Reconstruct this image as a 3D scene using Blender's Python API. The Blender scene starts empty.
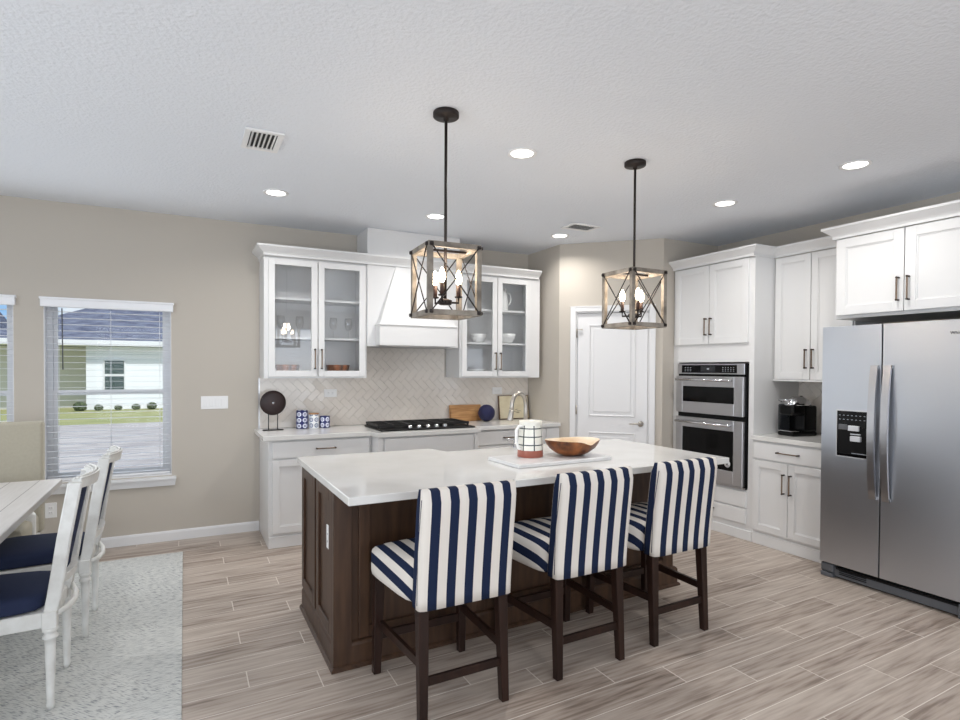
import bpy, bmesh, math, random
from mathutils import Vector, Matrix
random.seed(7)
R = math.radians
S = bpy.context.scene
COL = S.collection

# ------------------------------------------------------------------ camera
cam = bpy.data.cameras.new('camera'); camo = bpy.data.objects.new('camera', cam); COL.objects.link(camo)
F = 572.24
yaw, pitch, roll = .47731, -.01597, .00539
cam.sensor_width = 36; cam.lens = F / 960 * 36
cam.shift_y = 17.49 / 960
cam.clip_start = .05; cam.clip_end = 500
cy, sy, cp, sp = math.cos(yaw), math.sin(yaw), math.cos(pitch), math.sin(pitch)
fw = Vector((sy * cp, cy * cp, sp)); rt = Vector((cy, -sy, 0)); up = rt.cross(fw)
r2 = rt * math.cos(roll) + up * math.sin(roll); u2 = -rt * math.sin(roll) + up * math.cos(roll)
M3 = Matrix((r2, u2, -fw)).transposed()
camo.matrix_world = Matrix.Translation((0, 0, 1.46689)) @ M3.to_4x4()
S.camera = camo

# ------------------------------------------------------------------ exposure, world, lights
S.view_settings.view_transform = 'Standard'; S.view_settings.look = 'None'
S.view_settings.gamma = 1; S.view_settings.use_curve_mapping = False
S.view_settings.exposure = 0.08
S.cycles.use_denoising = True
S.cycles.max_bounces = 10; S.cycles.diffuse_bounces = 6; S.cycles.transparent_max_bounces = 16
S.cycles.caustics_reflective = False; S.cycles.caustics_refractive = False
S.cycles.sample_clamp_indirect = 6

w = bpy.data.worlds.new('sky'); S.world = w; w.use_nodes = True
nt = w.node_tree; nt.nodes.clear()
wo = nt.nodes.new('ShaderNodeOutputWorld'); bg = nt.nodes.new('ShaderNodeBackground')
tc = nt.nodes.new('ShaderNodeTexCoord'); mp = nt.nodes.new('ShaderNodeMapping'); mp.inputs['Scale'].default_value = (2, 2, 6)
ns = nt.nodes.new('ShaderNodeTexNoise'); ns.inputs['Scale'].default_value = 2.2; ns.inputs['Detail'].default_value = 5
cr = nt.nodes.new('ShaderNodeValToRGB')
cr.color_ramp.elements[0].position = .40; cr.color_ramp.elements[0].color = (.33, .58, .92, 1)
cr.color_ramp.elements[1].position = .58; cr.color_ramp.elements[1].color = (.85, .92, 1, 1)
nt.links.new(tc.outputs['Generated'], mp.inputs['Vector']); nt.links.new(mp.outputs[0], ns.inputs['Vector'])
nt.links.new(ns.outputs['Fac'], cr.inputs[0]); nt.links.new(cr.outputs[0], bg.inputs['Color'])
bg.inputs['Strength'].default_value = .95; nt.links.new(bg.outputs[0], wo.inputs['Surface'])

def light(name, kind, loc, rot, energy, color=(1, 1, 1), **kw):
    l = bpy.data.lights.new(name, kind); l.energy = energy; l.color = color
    for k, v in kw.items(): setattr(l, k, v)
    o = bpy.data.objects.new(name, l); o.location = loc; o.rotation_euler = rot; COL.objects.link(o); return o
light('sun', 'SUN', (5, -8, 15), (R(42), 0, R(20)), 3.0, (1, .97, .92), angle=R(1.5))
# area lamps added to brighten the room; rear and left ones at unseen openings
DAY = (.91, .955, 1.0)
light('daylight_fill_rear', 'AREA', (.6, -2.85, 1.25), (R(-90), 0, R(180)), 98, DAY, shape='RECTANGLE', size=4.4, size_y=2.1)
light('daylight_fill_left', 'AREA', (-3.35, 1.2, 1.45), (0, R(-90), 0), 68, DAY, shape='RECTANGLE', size=1.5, size_y=3.2)
light('daylight_window', 'AREA', (-.53, 5.36, 1.3), (R(90), 0, R(180)), 6, DAY, shape='RECTANGLE', size=.75, size_y=1.25)
light('daylight_window', 'AREA', (-1.75, 5.36, 1.3), (R(90), 0, R(180)), 8, DAY, shape='RECTANGLE', size=1.1, size_y=1.25)

# ------------------------------------------------------------------ materials
def srgb(r, g, b):
    f = lambda c: (c / 255 / 12.92) if c <= 10 else ((c / 255 + .055) / 1.055) ** 2.4
    return (f(r), f(g), f(b), 1)
def mat(name, col, rough=.5, metal=0, spec=.5, coat=0, bump=0, bscale=100, noise=0, nscale=20, nstretch=(1, 1, 1), col2=None, emit=None, estr=0, bstretch=None, aniso=0):
    m = bpy.data.materials.new(name); m.use_nodes = True; t = m.node_tree; b = t.nodes['Principled BSDF']
    b.inputs['Base Color'].default_value = col; b.inputs['Roughness'].default_value = rough; b.inputs['Metallic'].default_value = metal
    b.inputs['Specular IOR Level'].default_value = spec; b.inputs['Coat Weight'].default_value = coat
    b.inputs['Coat Roughness'].default_value = .05
    tcn = t.nodes.new('ShaderNodeTexCoord')
    if col2 is not None:
        mpn = t.nodes.new('ShaderNodeMapping'); mpn.inputs['Scale'].default_value = nstretch
        n = t.nodes.new('ShaderNodeTexNoise'); n.inputs['Scale'].default_value = nscale; n.inputs['Detail'].default_value = 6
        mx = t.nodes.new('ShaderNodeValToRGB'); mx.color_ramp.elements[0].color = col; mx.color_ramp.elements[1].color = col2
        mx.color_ramp.elements[0].position = .35; mx.color_ramp.elements[1].position = .65
        t.links.new(tcn.outputs['Object'], mpn.inputs[0]); t.links.new(mpn.outputs[0], n.inputs['Vector'])
        t.links.new(n.outputs['Fac'], mx.inputs[0]); t.links.new(mx.outputs[0], b.inputs['Base Color'])
    if bump:
        n2 = t.nodes.new('ShaderNodeTexNoise'); n2.inputs['Scale'].default_value = bscale; n2.inputs['Detail'].default_value = 3
        if bstretch:
            mp2 = t.nodes.new('ShaderNodeMapping'); mp2.inputs['Scale'].default_value = bstretch
            t.links.new(tcn.outputs['Object'], mp2.inputs[0]); t.links.new(mp2.outputs[0], n2.inputs['Vector'])
        else: t.links.new(tcn.outputs['Object'], n2.inputs['Vector'])
        bn = t.nodes.new('ShaderNodeBump'); bn.inputs['Strength'].default_value = bump; bn.inputs['Distance'].default_value = .01
        t.links.new(n2.outputs['Fac'], bn.inputs['Height']); t.links.new(bn.outputs[0], b.inputs['Normal'])
    if emit is not None:
        b.inputs['Emission Color'].default_value = emit; b.inputs['Emission Strength'].default_value = estr
    return m
class NT:
    """small node-graph helper"""
    def __init__(s, m): s.t = m.node_tree; s.b = s.t.nodes['Principled BSDF']
    def n(s, kind, **kw):
        x = s.t.nodes.new(kind)
        for k, v in kw.items(): setattr(x, k, v)
        return x
    def m(s, op, a, b=None, c=None):
        x = s.t.nodes.new('ShaderNodeMath'); x.operation = op
        for i, v in enumerate((a, b, c)):
            if v is None: continue
            if isinstance(v, (int, float)): x.inputs[i].default_value = v
            else: s.t.links.new(v, x.inputs[i])
        return x.outputs[0]
    def mix(s, f, a, b):
        x = s.t.nodes.new('ShaderNodeMix'); x.data_type = 'RGBA'
        for i, v in ((0, f), (6, a), (7, b)):
            if isinstance(v, (int, float)): x.inputs[i].default_value = v
            elif isinstance(v, tuple): x.inputs[i].default_value = v
            else: s.t.links.new(v, x.inputs[i])
        return x.outputs[2]
    def xyz(s, out='Object'):
        c = s.n('ShaderNodeTexCoord'); p = s.n('ShaderNodeSeparateXYZ'); s.t.links.new(c.outputs[out], p.inputs[0]); return p.outputs, c.outputs[out]
    def comb(s, a, b, c):
        x = s.n('ShaderNodeCombineXYZ')
        for i, v in enumerate((a, b, c)):
            if isinstance(v, (int, float)): x.inputs[i].default_value = v
            else: s.t.links.new(v, x.inputs[i])
        return x.outputs[0]
    def noise(s, vec, scale, detail=4):
        x = s.n('ShaderNodeTexNoise'); x.inputs['Scale'].default_value = scale; x.inputs['Detail'].default_value = detail
        s.t.links.new(vec, x.inputs['Vector']); return x.outputs['Fac']
    def bump(s, h, strength, dist=.005):
        x = s.n('ShaderNodeBump'); x.inputs['Strength'].default_value = strength; x.inputs['Distance'].default_value = dist
        s.t.links.new(h, x.inputs['Height']); s.t.links.new(x.outputs[0], s.b.inputs['Normal'])
    def color(s, c): s.t.links.new(c, s.b.inputs['Base Color'])

M = {}
M['wall'] = mat('greige wall paint', srgb(192, 185, 175), .75, spec=.25, bump=.05, bscale=180)
M['ceil'] = mat('textured ceiling paint', srgb(231, 235, 241), .9, spec=.1, bump=.5, bscale=55)
M['cab'] = mat('white cabinet paint', srgb(223, 223, 223), .38, spec=.45)
M['trim'] = mat('white trim paint', srgb(226, 226, 227), .42, spec=.4)
M['quartz'] = mat('white quartz', srgb(221, 220, 218), .09, spec=.5, col2=srgb(215, 214, 211), nscale=5)
M['marble'] = mat('white marble', srgb(228, 228, 228), .22, col2=srgb(218, 218, 219), nscale=7)
M['brown'] = mat('dark brown stained wood', srgb(78, 56, 41), .42, spec=.35, col2=srgb(60, 42, 31), nscale=9, nstretch=(3, 3, .35))
M['espresso'] = mat('espresso stained wood', srgb(46, 29, 23), .35, spec=.3, col2=srgb(34, 21, 17), nscale=8, nstretch=(3, 3, .3))
M['pull'] = mat('champagne bronze', srgb(128, 110, 94), .35, metal=.8)
M['pulldark'] = mat('dark bronze', srgb(60, 50, 45), .4, metal=.8)
M['nickel'] = mat('brushed nickel', srgb(186, 180, 172), .28, metal=1)
M['chrome'] = mat('chrome', srgb(215, 215, 218), .12, metal=1)
M['steel'] = mat('brushed stainless steel', srgb(204, 208, 215), .33, metal=1, bump=.08, bscale=14, bstretch=(1, 1, 30))
M['steel2'] = mat('satin stainless steel', srgb(196, 196, 199), .3, metal=1, bump=.05, bscale=10, bstretch=(1, 1, 30))
M['blackgl'] = mat('black glass', srgb(6, 6, 7), .08, spec=.2)
M['black'] = mat('black plastic', srgb(13, 13, 14), .45, spec=.2)
M['blackgloss'] = mat('glossy black plastic', srgb(8, 8, 9), .22, spec=.2)
M['iron'] = mat('cast iron', srgb(22, 21, 21), .6, bump=.2, bscale=200)
M['grey'] = mat('dark grey plastic', srgb(88, 90, 94), .45)
M['bronze'] = mat('oil rubbed bronze', srgb(38, 30, 27), .45, metal=.4)
M['driftwood'] = mat('weathered grey wood', srgb(154, 146, 135), .75, col2=srgb(110, 102, 93), nscale=16, nstretch=(1, 1, 1))
M['plastic'] = mat('white plastic', srgb(235, 235, 235), .35)
M['slat'] = mat('white blind slat', srgb(240, 241, 244), .4)
M['ceramic'] = mat('white ceramic', srgb(240, 240, 238), .2)
M['stump'] = mat('striped brown wood bowl', srgb(150, 88, 48), .35, col2=srgb(52, 26, 16), nscale=14, nstretch=(1.3, 1.3, .12))
M['burl'] = mat('burl wood', srgb(164, 100, 52), .35, col2=srgb(74, 38, 20), nscale=13, bump=.15, bscale=20)
M['burlin'] = mat('pale bowl lining', srgb(238, 222, 200), .4, col2=srgb(214, 186, 150), nscale=8)
M['disc'] = mat('dark red brown wood', srgb(44, 18, 16), .45, col2=srgb(28, 12, 12), nscale=6)
M['acacia'] = mat('light brown wood', srgb(206, 158, 104), .45, col2=srgb(170, 118, 70), nscale=9, nstretch=(.6, 4, 6))
M['cobalt'] = mat('cobalt beads', srgb(14, 18, 66), .55, bump=1, bscale=120)
M['cream'] = mat('cream tile', srgb(232, 222, 194), .4, col2=srgb(216, 204, 172), nscale=9)
M['antique'] = mat('antique white paint', srgb(222, 222, 219), .5, col2=srgb(208, 207, 203), nscale=16, bump=.08, bscale=60)
M['navy'] = mat('navy upholstery', srgb(40, 48, 74), .85, spec=.2, bump=.25, bscale=350)
M['linen'] = mat('greige linen', srgb(176, 170, 154), .9, spec=.1, bump=.12, bscale=300, col2=srgb(172, 166, 151), nscale=60)
M['rubber'] = mat('black cord', srgb(20, 20, 22), .5)
M['bulb'] = mat('warm bulb', srgb(255, 230, 200), .4, emit=(1, .78, .52, 1), estr=30)
M['lens'] = mat('light lens', srgb(255, 252, 244), .4, emit=(1, .97, .92, 1), estr=6)
M['candle'] = mat('bronze candle sleeve', srgb(70, 48, 40), .5)
M['badge'] = mat('silver sticker', srgb(200, 202, 206), .35)
M['lcd'] = mat('dark display', srgb(36, 38, 42), .25)
M['letters'] = mat('dark lettering', srgb(70, 72, 78), .4)
M['screen'] = mat('pale display marks', srgb(170, 176, 184), .4)
M['terra'] = mat('terracotta', srgb(172, 92, 74), .7)

def glassmat(name, tint, boost=0., ior=1.5):
    m = bpy.data.materials.new(name); m.use_nodes = True; t = m.node_tree; t.nodes.clear()
    o = t.nodes.new('ShaderNodeOutputMaterial'); tr = t.nodes.new('ShaderNodeBsdfTransparent'); g = t.nodes.new('ShaderNodeBsdfGlossy')
    tr.inputs[0].default_value = tint; g.inputs['Roughness'].default_value = .02
    f0 = ((ior - 1) / (ior + 1)) ** 2 + boost
    lw = t.nodes.new('ShaderNodeLayerWeight'); lw.inputs[0].default_value = .5; mx = t.nodes.new('ShaderNodeMixShader')
    pw = t.nodes.new('ShaderNodeMath'); pw.operation = 'POWER'; pw.inputs[1].default_value = 5; t.links.new(lw.outputs['Facing'], pw.inputs[0])
    ad = t.nodes.new('ShaderNodeMath'); ad.operation = 'MULTIPLY_ADD'; ad.inputs[1].default_value = 1 - f0; ad.inputs[2].default_value = f0; ad.use_clamp = True
    t.links.new(pw.outputs[0], ad.inputs[0]); t.links.new(ad.outputs[0], mx.inputs[0])
    t.links.new(tr.outputs[0], mx.inputs[1]); t.links.new(g.outputs[0], mx.inputs[2]); t.links.new(mx.outputs[0], o.inputs[0]); return m
M['glass'] = glassmat('clear cabinet glass', (.97, .975, .98, 1), .0)
M['pane'] = glassmat('window glass', (.97, .98, .98, 1), 0, 1.2)
M['glassware'] = glassmat('thin glassware', (.97, .97, .97, 1), .03)
M['tank'] = glassmat('smoky water tank', (.35, .37, .4, 1), .05)

# wood-look plank tile floor
m = mat('wood look plank tile', srgb(176, 164, 153), .36, spec=.4); g = NT(m); (X, Y, Z), v = g.xyz()
sh = g.m('SUBTRACT', Y, g.m('MULTIPLY', X, .03))
row = g.m('FLOOR', g.m('DIVIDE', g.m('SUBTRACT', sh, 2.782), .155))
fy = g.m('SUBTRACT', g.m('DIVIDE', g.m('SUBTRACT', sh, 2.782), .155), row)
px = g.m('DIVIDE', g.m('SUBTRACT', g.m('ADD', X, g.m('MULTIPLY', row, .305)), .262), .915)
cell = g.m('FLOOR', px); fx = g.m('SUBTRACT', px, cell)
def edge(f, wdt): return g.m('MAXIMUM', g.m('LESS_THAN', f, wdt), g.m('GREATER_THAN', f, 1 - wdt))
gr = g.m('MAXIMUM', edge(fy, .014), edge(fx, .0026))
wn = g.n('ShaderNodeTexWhiteNoise'); wn.noise_dimensions = '2D'; g.t.links.new(g.comb(row, cell, 0), wn.inputs['Vector'])
rnd = wn.outputs['Value']
gv = g.comb(g.m('ADD', g.m('MULTIPLY', X, 1.6), g.m('MULTIPLY', rnd, 31)), g.m('MULTIPLY', sh, 24), g.m('MULTIPLY', rnd, 9))
n1 = g.noise(gv, 2.2, 7); n2 = g.noise(g.comb(g.m('ADD', X, g.m('MULTIPLY', rnd, 17)), g.m('MULTIPLY', sh, 4.5), 0), 2.0, 4)
tone = g.m('ADD', g.m('MULTIPLY', n1, .80), g.m('ADD', g.m('MULTIPLY', n2, .28), g.m('MULTIPLY', rnd, .16)))
rp = g.n('ShaderNodeValToRGB'); e = rp.color_ramp.elements
e[0].position = .42; e[0].color = srgb(128, 113, 102); e[1].position = .82; e[1].color = srgb(192, 180, 169)
x = e.new(.58); x.color = srgb(168, 154, 143)
g.t.links.new(tone, rp.inputs[0])
g.color(g.mix(gr, rp.outputs[0], srgb(218, 210, 200)))
g.bump(g.m('SUBTRACT', g.m('MULTIPLY', n1, .25), gr), .35, .002)
M['floor'] = m

# rug
m = mat('woven rug', srgb(190, 195, 198), .95, spec=.1); g = NT(m); (X, Y, Z), v = g.xyz()
def block(c, s): return g.m('FLOOR', g.m('DIVIDE', c, s))
wn = g.n('ShaderNodeTexWhiteNoise'); wn.noise_dimensions = '2D'
rx = g.m('ADD', g.m('MULTIPLY', X, .8), g.m('MULTIPLY', Y, .6)); ry = g.m('SUBTRACT', g.m('MULTIPLY', Y, .8), g.m('MULTIPLY', X, .6))
g.t.links.new(g.comb(block(rx, .42), block(ry, .3), 0), wn.inputs['Vector'])
ang = g.m('GREATER_THAN', wn.outputs['Value'], .5)
a = g.noise(g.comb(g.m('MULTIPLY', X, 13), g.m('MULTIPLY', Y, 130), 0), 1.7, 5)
b2 = g.noise(g.comb(g.m('MULTIPLY', g.m('ADD', X, Y), 95), g.m('MULTIPLY', g.m('SUBTRACT', X, Y), 11), 0), 1.5, 5)
nn = g.m('ADD', g.m('MULTIPLY', a, ang), g.m('MULTIPLY', b2, g.m('SUBTRACT', 1, ang)))
big = g.noise(v, 1.3, 2)
rp = g.n('ShaderNodeValToRGB'); e = rp.color_ramp.elements
e[0].position = .33; e[0].color = srgb(128, 132, 137); e[1].position = .50; e[1].color = srgb(202, 203, 200)
g.t.links.new(g.m('ADD', nn, g.m('MULTIPLY', g.m('SUBTRACT', big, .5), .05)), rp.inputs[0])
g.color(rp.outputs[0]); g.bump(nn, .6, .004)
M['rug'] = m

# navy and white stripes (stool covers)
def stripes(name, side):
    m = mat(name, (1, 1, 1, 1), .85, spec=.15, bump=0); g = NT(m); (X, Y, Z), v = g.xyz()
    if side: u = g.m('ADD', g.m('ABSOLUTE', X), g.m('MULTIPLY', g.m('MAXIMUM', g.m('SUBTRACT', .655, Z), 0), .83))
    else: u = X
    f = g.m('FRACT', g.m('ADD', g.m('DIVIDE', u, .083), 50.02 if side else 50.0))
    d = g.m('ABSOLUTE', g.m('SUBTRACT', f, .5))
    st = g.m('GREATER_THAN', d, .5 - .245)
    if not side:   # the cover's side gusset: navy towards the seat, white towards the back
        gus = g.m('GREATER_THAN', g.m('ABSOLUTE', X), .2165)
        lean = g.m('MULTIPLY', g.m('MAXIMUM', g.m('SUBTRACT', Z, .5), 0), .105)
        nav = g.m('GREATER_THAN', g.m('ADD', Y, lean), -.248)
        st = g.m('ADD', g.m('MULTIPLY', st, g.m('SUBTRACT', 1, gus)), g.m('MULTIPLY', gus, nav))
    g.color(g.mix(st, srgb(222, 216, 208), srgb(30, 40, 66)))
    nz = g.noise(v, 420, 2); g.bump(nz, .25, .002)
    return m
M['stripe_back'] = stripes('navy and white stripe cover', False)
M['stripe_seat'] = stripes('navy and white stripe seat', True)

# pitcher glaze: white with dark grid lines
m = mat('white glaze with dark grid', srgb(238, 236, 226), .3); g = NT(m); (X, Y, Z), v = g.xyz()
an = g.m('DIVIDE', g.m('ARCTAN2', Y, X), 2 * math.pi)
fa = g.m('FRACT', g.m('ADD', g.m('MULTIPLY', an, 7), .3)); va = g.m('LESS_THAN', fa, .11)
fz = g.m('FRACT', g.m('DIVIDE', g.m('SUBTRACT', Z, .022), .049)); vz = g.m('LESS_THAN', fz, .13)
ln = g.m('MAXIMUM', va, vz); low = g.m('LESS_THAN', Z, .042); ln = g.m('MULTIPLY', ln, g.m('LESS_THAN', Z, .19))
g.color(g.mix(low, g.mix(ln, srgb(238, 236, 226), srgb(28, 42, 46)), srgb(160, 92, 76)))
M['pitcher'] = m

# canister patterns: rings
def ringmat(name, base, ring):
    m = mat(name, base, .3); g = NT(m); (X, Y, Z), v = g.xyz()
    an = g.m('MULTIPLY', g.m('DIVIDE', g.m('ARCTAN2', Y, X), 2 * math.pi), 6)
    fa = g.m('SUBTRACT', g.m('FRACT', an), .5); fz = g.m('SUBTRACT', g.m('FRACT', g.m('DIVIDE', Z, .052)), .5)
    r = g.m('SQRT', g.m('ADD', g.m('MULTIPLY', fa, fa), g.m('MULTIPLY', fz, fz)))
    rr = g.m('MULTIPLY', g.m('GREATER_THAN', r, .2), g.m('LESS_THAN', r, .4))
    dot = g.m('LESS_THAN', r, .1)
    g.color(g.mix(g.m('MAXIMUM', rr, dot), base, ring)); return m
M['can_blue'] = ringmat('navy ring glaze', srgb(24, 34, 100), srgb(222, 226, 240))
M['can_white'] = ringmat('white ring glaze', srgb(236, 238, 240), srgb(120, 134, 160))

# tabletop planks
m = mat('whitewashed table planks', srgb(196, 192, 187), .5); g = NT(m); (X, Y, Z), v = g.xyz()
fx = g.m('FRACT', g.m('DIVIDE', g.m('ADD', X, 5), .145)); ln = g.m('LESS_THAN', fx, .03)
n1 = g.noise(g.comb(g.m('MULTIPLY', X, 30), g.m('MULTIPLY', Y, 2), 0), 2, 4)
g.color(g.mix(ln, g.mix(n1, srgb(200, 197, 193), srgb(178, 173, 168)), srgb(120, 115, 110)))
M['table'] = m

# outdoors
m = mat('lawn', srgb(142, 148, 98), .95, spec=.1, col2=srgb(172, 168, 126), nscale=1.2, nstretch=(.6, 3, 1)); M['lawn'] = m
M['gravel'] = mat('pale gravel', srgb(196, 188, 184), .9, col2=srgb(156, 148, 148), nscale=3, nstretch=(.4, 2, 1))
m = mat('grey roof shingles', srgb(122, 126, 142), .9, spec=.1, col2=srgb(86, 90, 108), nscale=2.4, nstretch=(1, 3, 5), bump=.5, bscale=9); M['shingle'] = m
m = mat('white lap siding', srgb(232, 234, 238), .7); g = NT(m); (X, Y, Z), v = g.xyz()
fz = g.m('FRACT', g.m('DIVIDE', Z, .22)); g.color(g.mix(g.m('LESS_THAN', fz, .06), srgb(236, 238, 242), srgb(190, 194, 202))); M['siding'] = m
M['stucco'] = mat('beige stucco', srgb(214, 212, 200), .9, bump=.2, bscale=30)
M['darkwin'] = mat('dark green window glass', srgb(62, 78, 74), .2)
M['shrub'] = mat('shrub leaves', srgb(92, 104, 72), .9, col2=srgb(60, 70, 52), nscale=12)

# ------------------------------------------------------------------ mesh building
class MB:
    def __init__(s): s.bm = bmesh.new()
    def box(s, x0, x1, y0, y1, z0, z1, bev=0, seg=1, m=None):
        r = bmesh.ops.create_cube(s.bm, size=1)
        T = Matrix.Translation(((x0 + x1) / 2, (y0 + y1) / 2, (z0 + z1) / 2)) @ Matrix.Diagonal((abs(x1 - x0), abs(y1 - y0), abs(z1 - z0), 1))
        if m is not None: T = m @ T
        bmesh.ops.transform(s.bm, matrix=T, verts=r['verts'])
        if bev:
            es = list({e for v in r['verts'] for e in v.link_edges})
            bmesh.ops.bevel(s.bm, geom=es, offset=bev, segments=seg, affect='EDGES', profile=.5)
        return s
    def prism(s, pts, z0, z1, m=None, bev=0):
        """polygon in x,y extruded along z"""
        vs = [s.bm.verts.new((p[0], p[1], z0)) for p in pts]; vt = [s.bm.verts.new((p[0], p[1], z1)) for p in pts]
        n = len(pts); fs = [s.bm.faces.new(vs[::-1]), s.bm.faces.new(vt)]
        for i in range(n): fs.append(s.bm.faces.new((vs[i], vs[(i + 1) % n], vt[(i + 1) % n], vt[i])))
        bmesh.ops.recalc_face_normals(s.bm, faces=fs)
        if m is not None: bmesh.ops.transform(s.bm, matrix=m, verts=vs + vt)
        if bev: bmesh.ops.bevel(s.bm, geom=list({e for f in fs for e in f.edges}), offset=bev, segments=2, affect='EDGES', profile=.5)
        return s
    def hexa(s, bot, top):
        """8-corner solid, bot and top are four (x,y,z)"""
        v = [s.bm.verts.new(p) for p in list(bot) + list(top)]
        fs = [s.bm.faces.new(q) for q in ((v[3], v[2], v[1], v[0]), (v[4], v[5], v[6], v[7]), (v[0], v[1], v[5], v[4]), (v[1], v[2], v[6], v[5]), (v[2], v[3], v[7], v[6]), (v[3], v[0], v[4], v[7]))]
        bmesh.ops.recalc_face_normals(s.bm, faces=fs); return s
    def tube(s, path, r, seg=8, cap=True):
        pts = [Vector(p) for p in path]; rs = r if isinstance(r, (list, tuple)) else [r] * len(pts)
        rings = []; prev = None
        for i, p in enumerate(pts):
            d = (pts[min(i + 1, len(pts) - 1)] - pts[max(i - 1, 0)]).normalized()
            if prev is None: a = Vector((0, 0, 1)) if abs(d.z) < .9 else Vector((1, 0, 0)); nx = d.cross(a).normalized()
            else: nx = (prev - d * prev.dot(d)).normalized()
            prev = nx; ny = d.cross(nx)
            rings.append([s.bm.verts.new(p + (nx * math.cos(2 * math.pi * k / seg) + ny * math.sin(2 * math.pi * k / seg)) * rs[i]) for k in range(seg)])
        fs = []
        for a, b in zip(rings, rings[1:]):
            for k in range(seg): fs.append(s.bm.faces.new((a[k], a[(k + 1) % seg], b[(k + 1) % seg], b[k])))
        for f in fs: f.smooth = True
        if cap: fs.append(s.bm.faces.new(rings[0][::-1])); fs.append(s.bm.faces.new(rings[-1]))
        bmesh.ops.recalc_face_normals(s.bm, faces=fs); return s
    def lathe(s, prof, seg=32, c=(0, 0, 0), m=None, fn=None):
        """prof: (radius, z) list"""
        rings = []; allv = []
        for (r, z) in prof:
            ring = [s.bm.verts.new((c[0] + r * math.cos(2 * math.pi * k / seg), c[1] + r * math.sin(2 * math.pi * k / seg), c[2] + z)) for k in range(seg)] if r > 1e-6 else [s.bm.verts.new((c[0], c[1], c[2] + z))]
            rings.append(ring); allv += ring
        fs = []
        for a, b in zip(rings, rings[1:]):
            if len(a) == 1 and len(b) == 1: continue
            for k in range(seg):
                if len(a) == 1: fs.append(s.bm.faces.new((a[0], b[(k + 1) % seg], b[k])))
                elif len(b) == 1: fs.append(s.bm.faces.new((a[k], a[(k + 1) % seg], b[0])))
                else: fs.append(s.bm.faces.new((a[k], a[(k + 1) % seg], b[(k + 1) % seg], b[k])))
        for f in fs: f.smooth = True
        for e in {e for f in fs for e in f.edges}:
            if len(e.link_faces) == 2 and e.calc_face_angle(0) > R(35): e.smooth = False
        bmesh.ops.recalc_face_normals(s.bm, faces=fs)
        if m is not None: bmesh.ops.transform(s.bm, matrix=m, verts=allv)
        return s
    def cyl(s, x, y, z0, z1, r, seg=24, m=None): return s.lathe([(0, z0), (r, z0), (r, z1), (0, z1)], seg, (x, y, 0), m)
    def sweep(s, path, prof, closed=False, flip=1):
        """profile of (out, z) mitred along a plan path of (x, y); out is to the right of travel"""
        P = [Vector((p[0], p[1])) for p in path]; n = len(P); rings = []
        for i in range(n):
            def nrm(a, b): d = (b - a).normalized(); return Vector((d.y, -d.x)) * flip
            if i == 0: N = nrm(P[0], P[1])
            elif i == n - 1: N = nrm(P[-2], P[-1])
            else:
                a, b = nrm(P[i - 1], P[i]), nrm(P[i], P[i + 1]); N = (a + b); N = N / (N.dot(a))
            rings.append([s.bm.verts.new((P[i].x + N.x * o, P[i].y + N.y * o, z)) for o, z in prof])
        k = len(prof); fs = []
        for a, b in zip(rings, rings[1:]):
            for j in range(k): fs.append(s.bm.faces.new((a[j], a[(j + 1) % k], b[(j + 1) % k], b[j])))
        fs.append(s.bm.faces.new(rings[0][::-1])); fs.append(s.bm.faces.new(rings[-1]))
        bmesh.ops.recalc_face_normals(s.bm, faces=fs); return s
    def grid(s, nu, nv, fn, closed_u=False):
        V = [[s.bm.verts.new(fn(i / (nu if closed_u else nu - 1), j / (nv - 1))) for i in range(nu)] for j in range(nv)]
        fs = []
        for j in range(nv - 1):
            for i in range(nu if closed_u else nu - 1):
                fs.append(s.bm.faces.new((V[j][i], V[j][(i + 1) % nu], V[j + 1][(i + 1) % nu], V[j + 1][i])))
        for f in fs: f.smooth = True
        return s
    def xf(s, fn):
        for v in s.bm.verts: v.co = Vector(fn(v.co))
        return s
    def build(s, name, m, parent=None, smooth=False):
        me = bpy.data.meshes.new(name)
        if smooth:
            for f in s.bm.faces: f.smooth = True
        s.bm.to_mesh(me); s.bm.free(); me.materials.append(M[m] if isinstance(m, str) else m)
        o = bpy.data.objects.new(name, me); COL.objects.link(o)
        if parent is not None: o.parent = parent
        return o

def tag(o, label=None, cat=None, group=None, kind=None):
    if label: o['label'] = label
    if cat: o['category'] = cat
    if group: o['group'] = group
    if kind: o['kind'] = kind
    return o
def thing(name, label, cat, loc=(0, 0, 0), rz=0, group=None):
    o = bpy.data.objects.new(name, None); o.empty_display_size = .1; COL.objects.link(o); o.location = loc; o.rotation_euler = (0, 0, rz)
    return tag(o, label, cat, group)
def struct(o): o['kind'] = 'structure'; return o
def sempty(name, loc=(0, 0, 0), rz=0):
    o = bpy.data.objects.new(name, None); o.empty_display_size = .1; COL.objects.link(o); o.location = loc; o.rotation_euler = (0, 0, rz); return struct(o)
def copy_tree(o, parent=None, kids=None):
    if kids is None:
        kids = {}
        for x in bpy.data.objects:
            if x.parent is not None: kids.setdefault(x.parent.name, []).append(x)
    c = o.copy(); COL.objects.link(c)
    if parent is not None: c.parent = parent
    for ch in kids.get(o.name, []): copy_tree(ch, c, kids)
    return c
def rz(a): return Matrix.Rotation(a, 4, 'Z')
def rx_(a): return Matrix.Rotation(a, 4, 'X')
def ry_(a): return Matrix.Rotation(a, 4, 'Y')
T = Matrix.Translation

YW, XW, HC = 5.47, 4.907, 2.742
YU, YF, XF = 5.14, 4.86, 4.297      # fronts: wall units, base units, right-hand units

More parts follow.
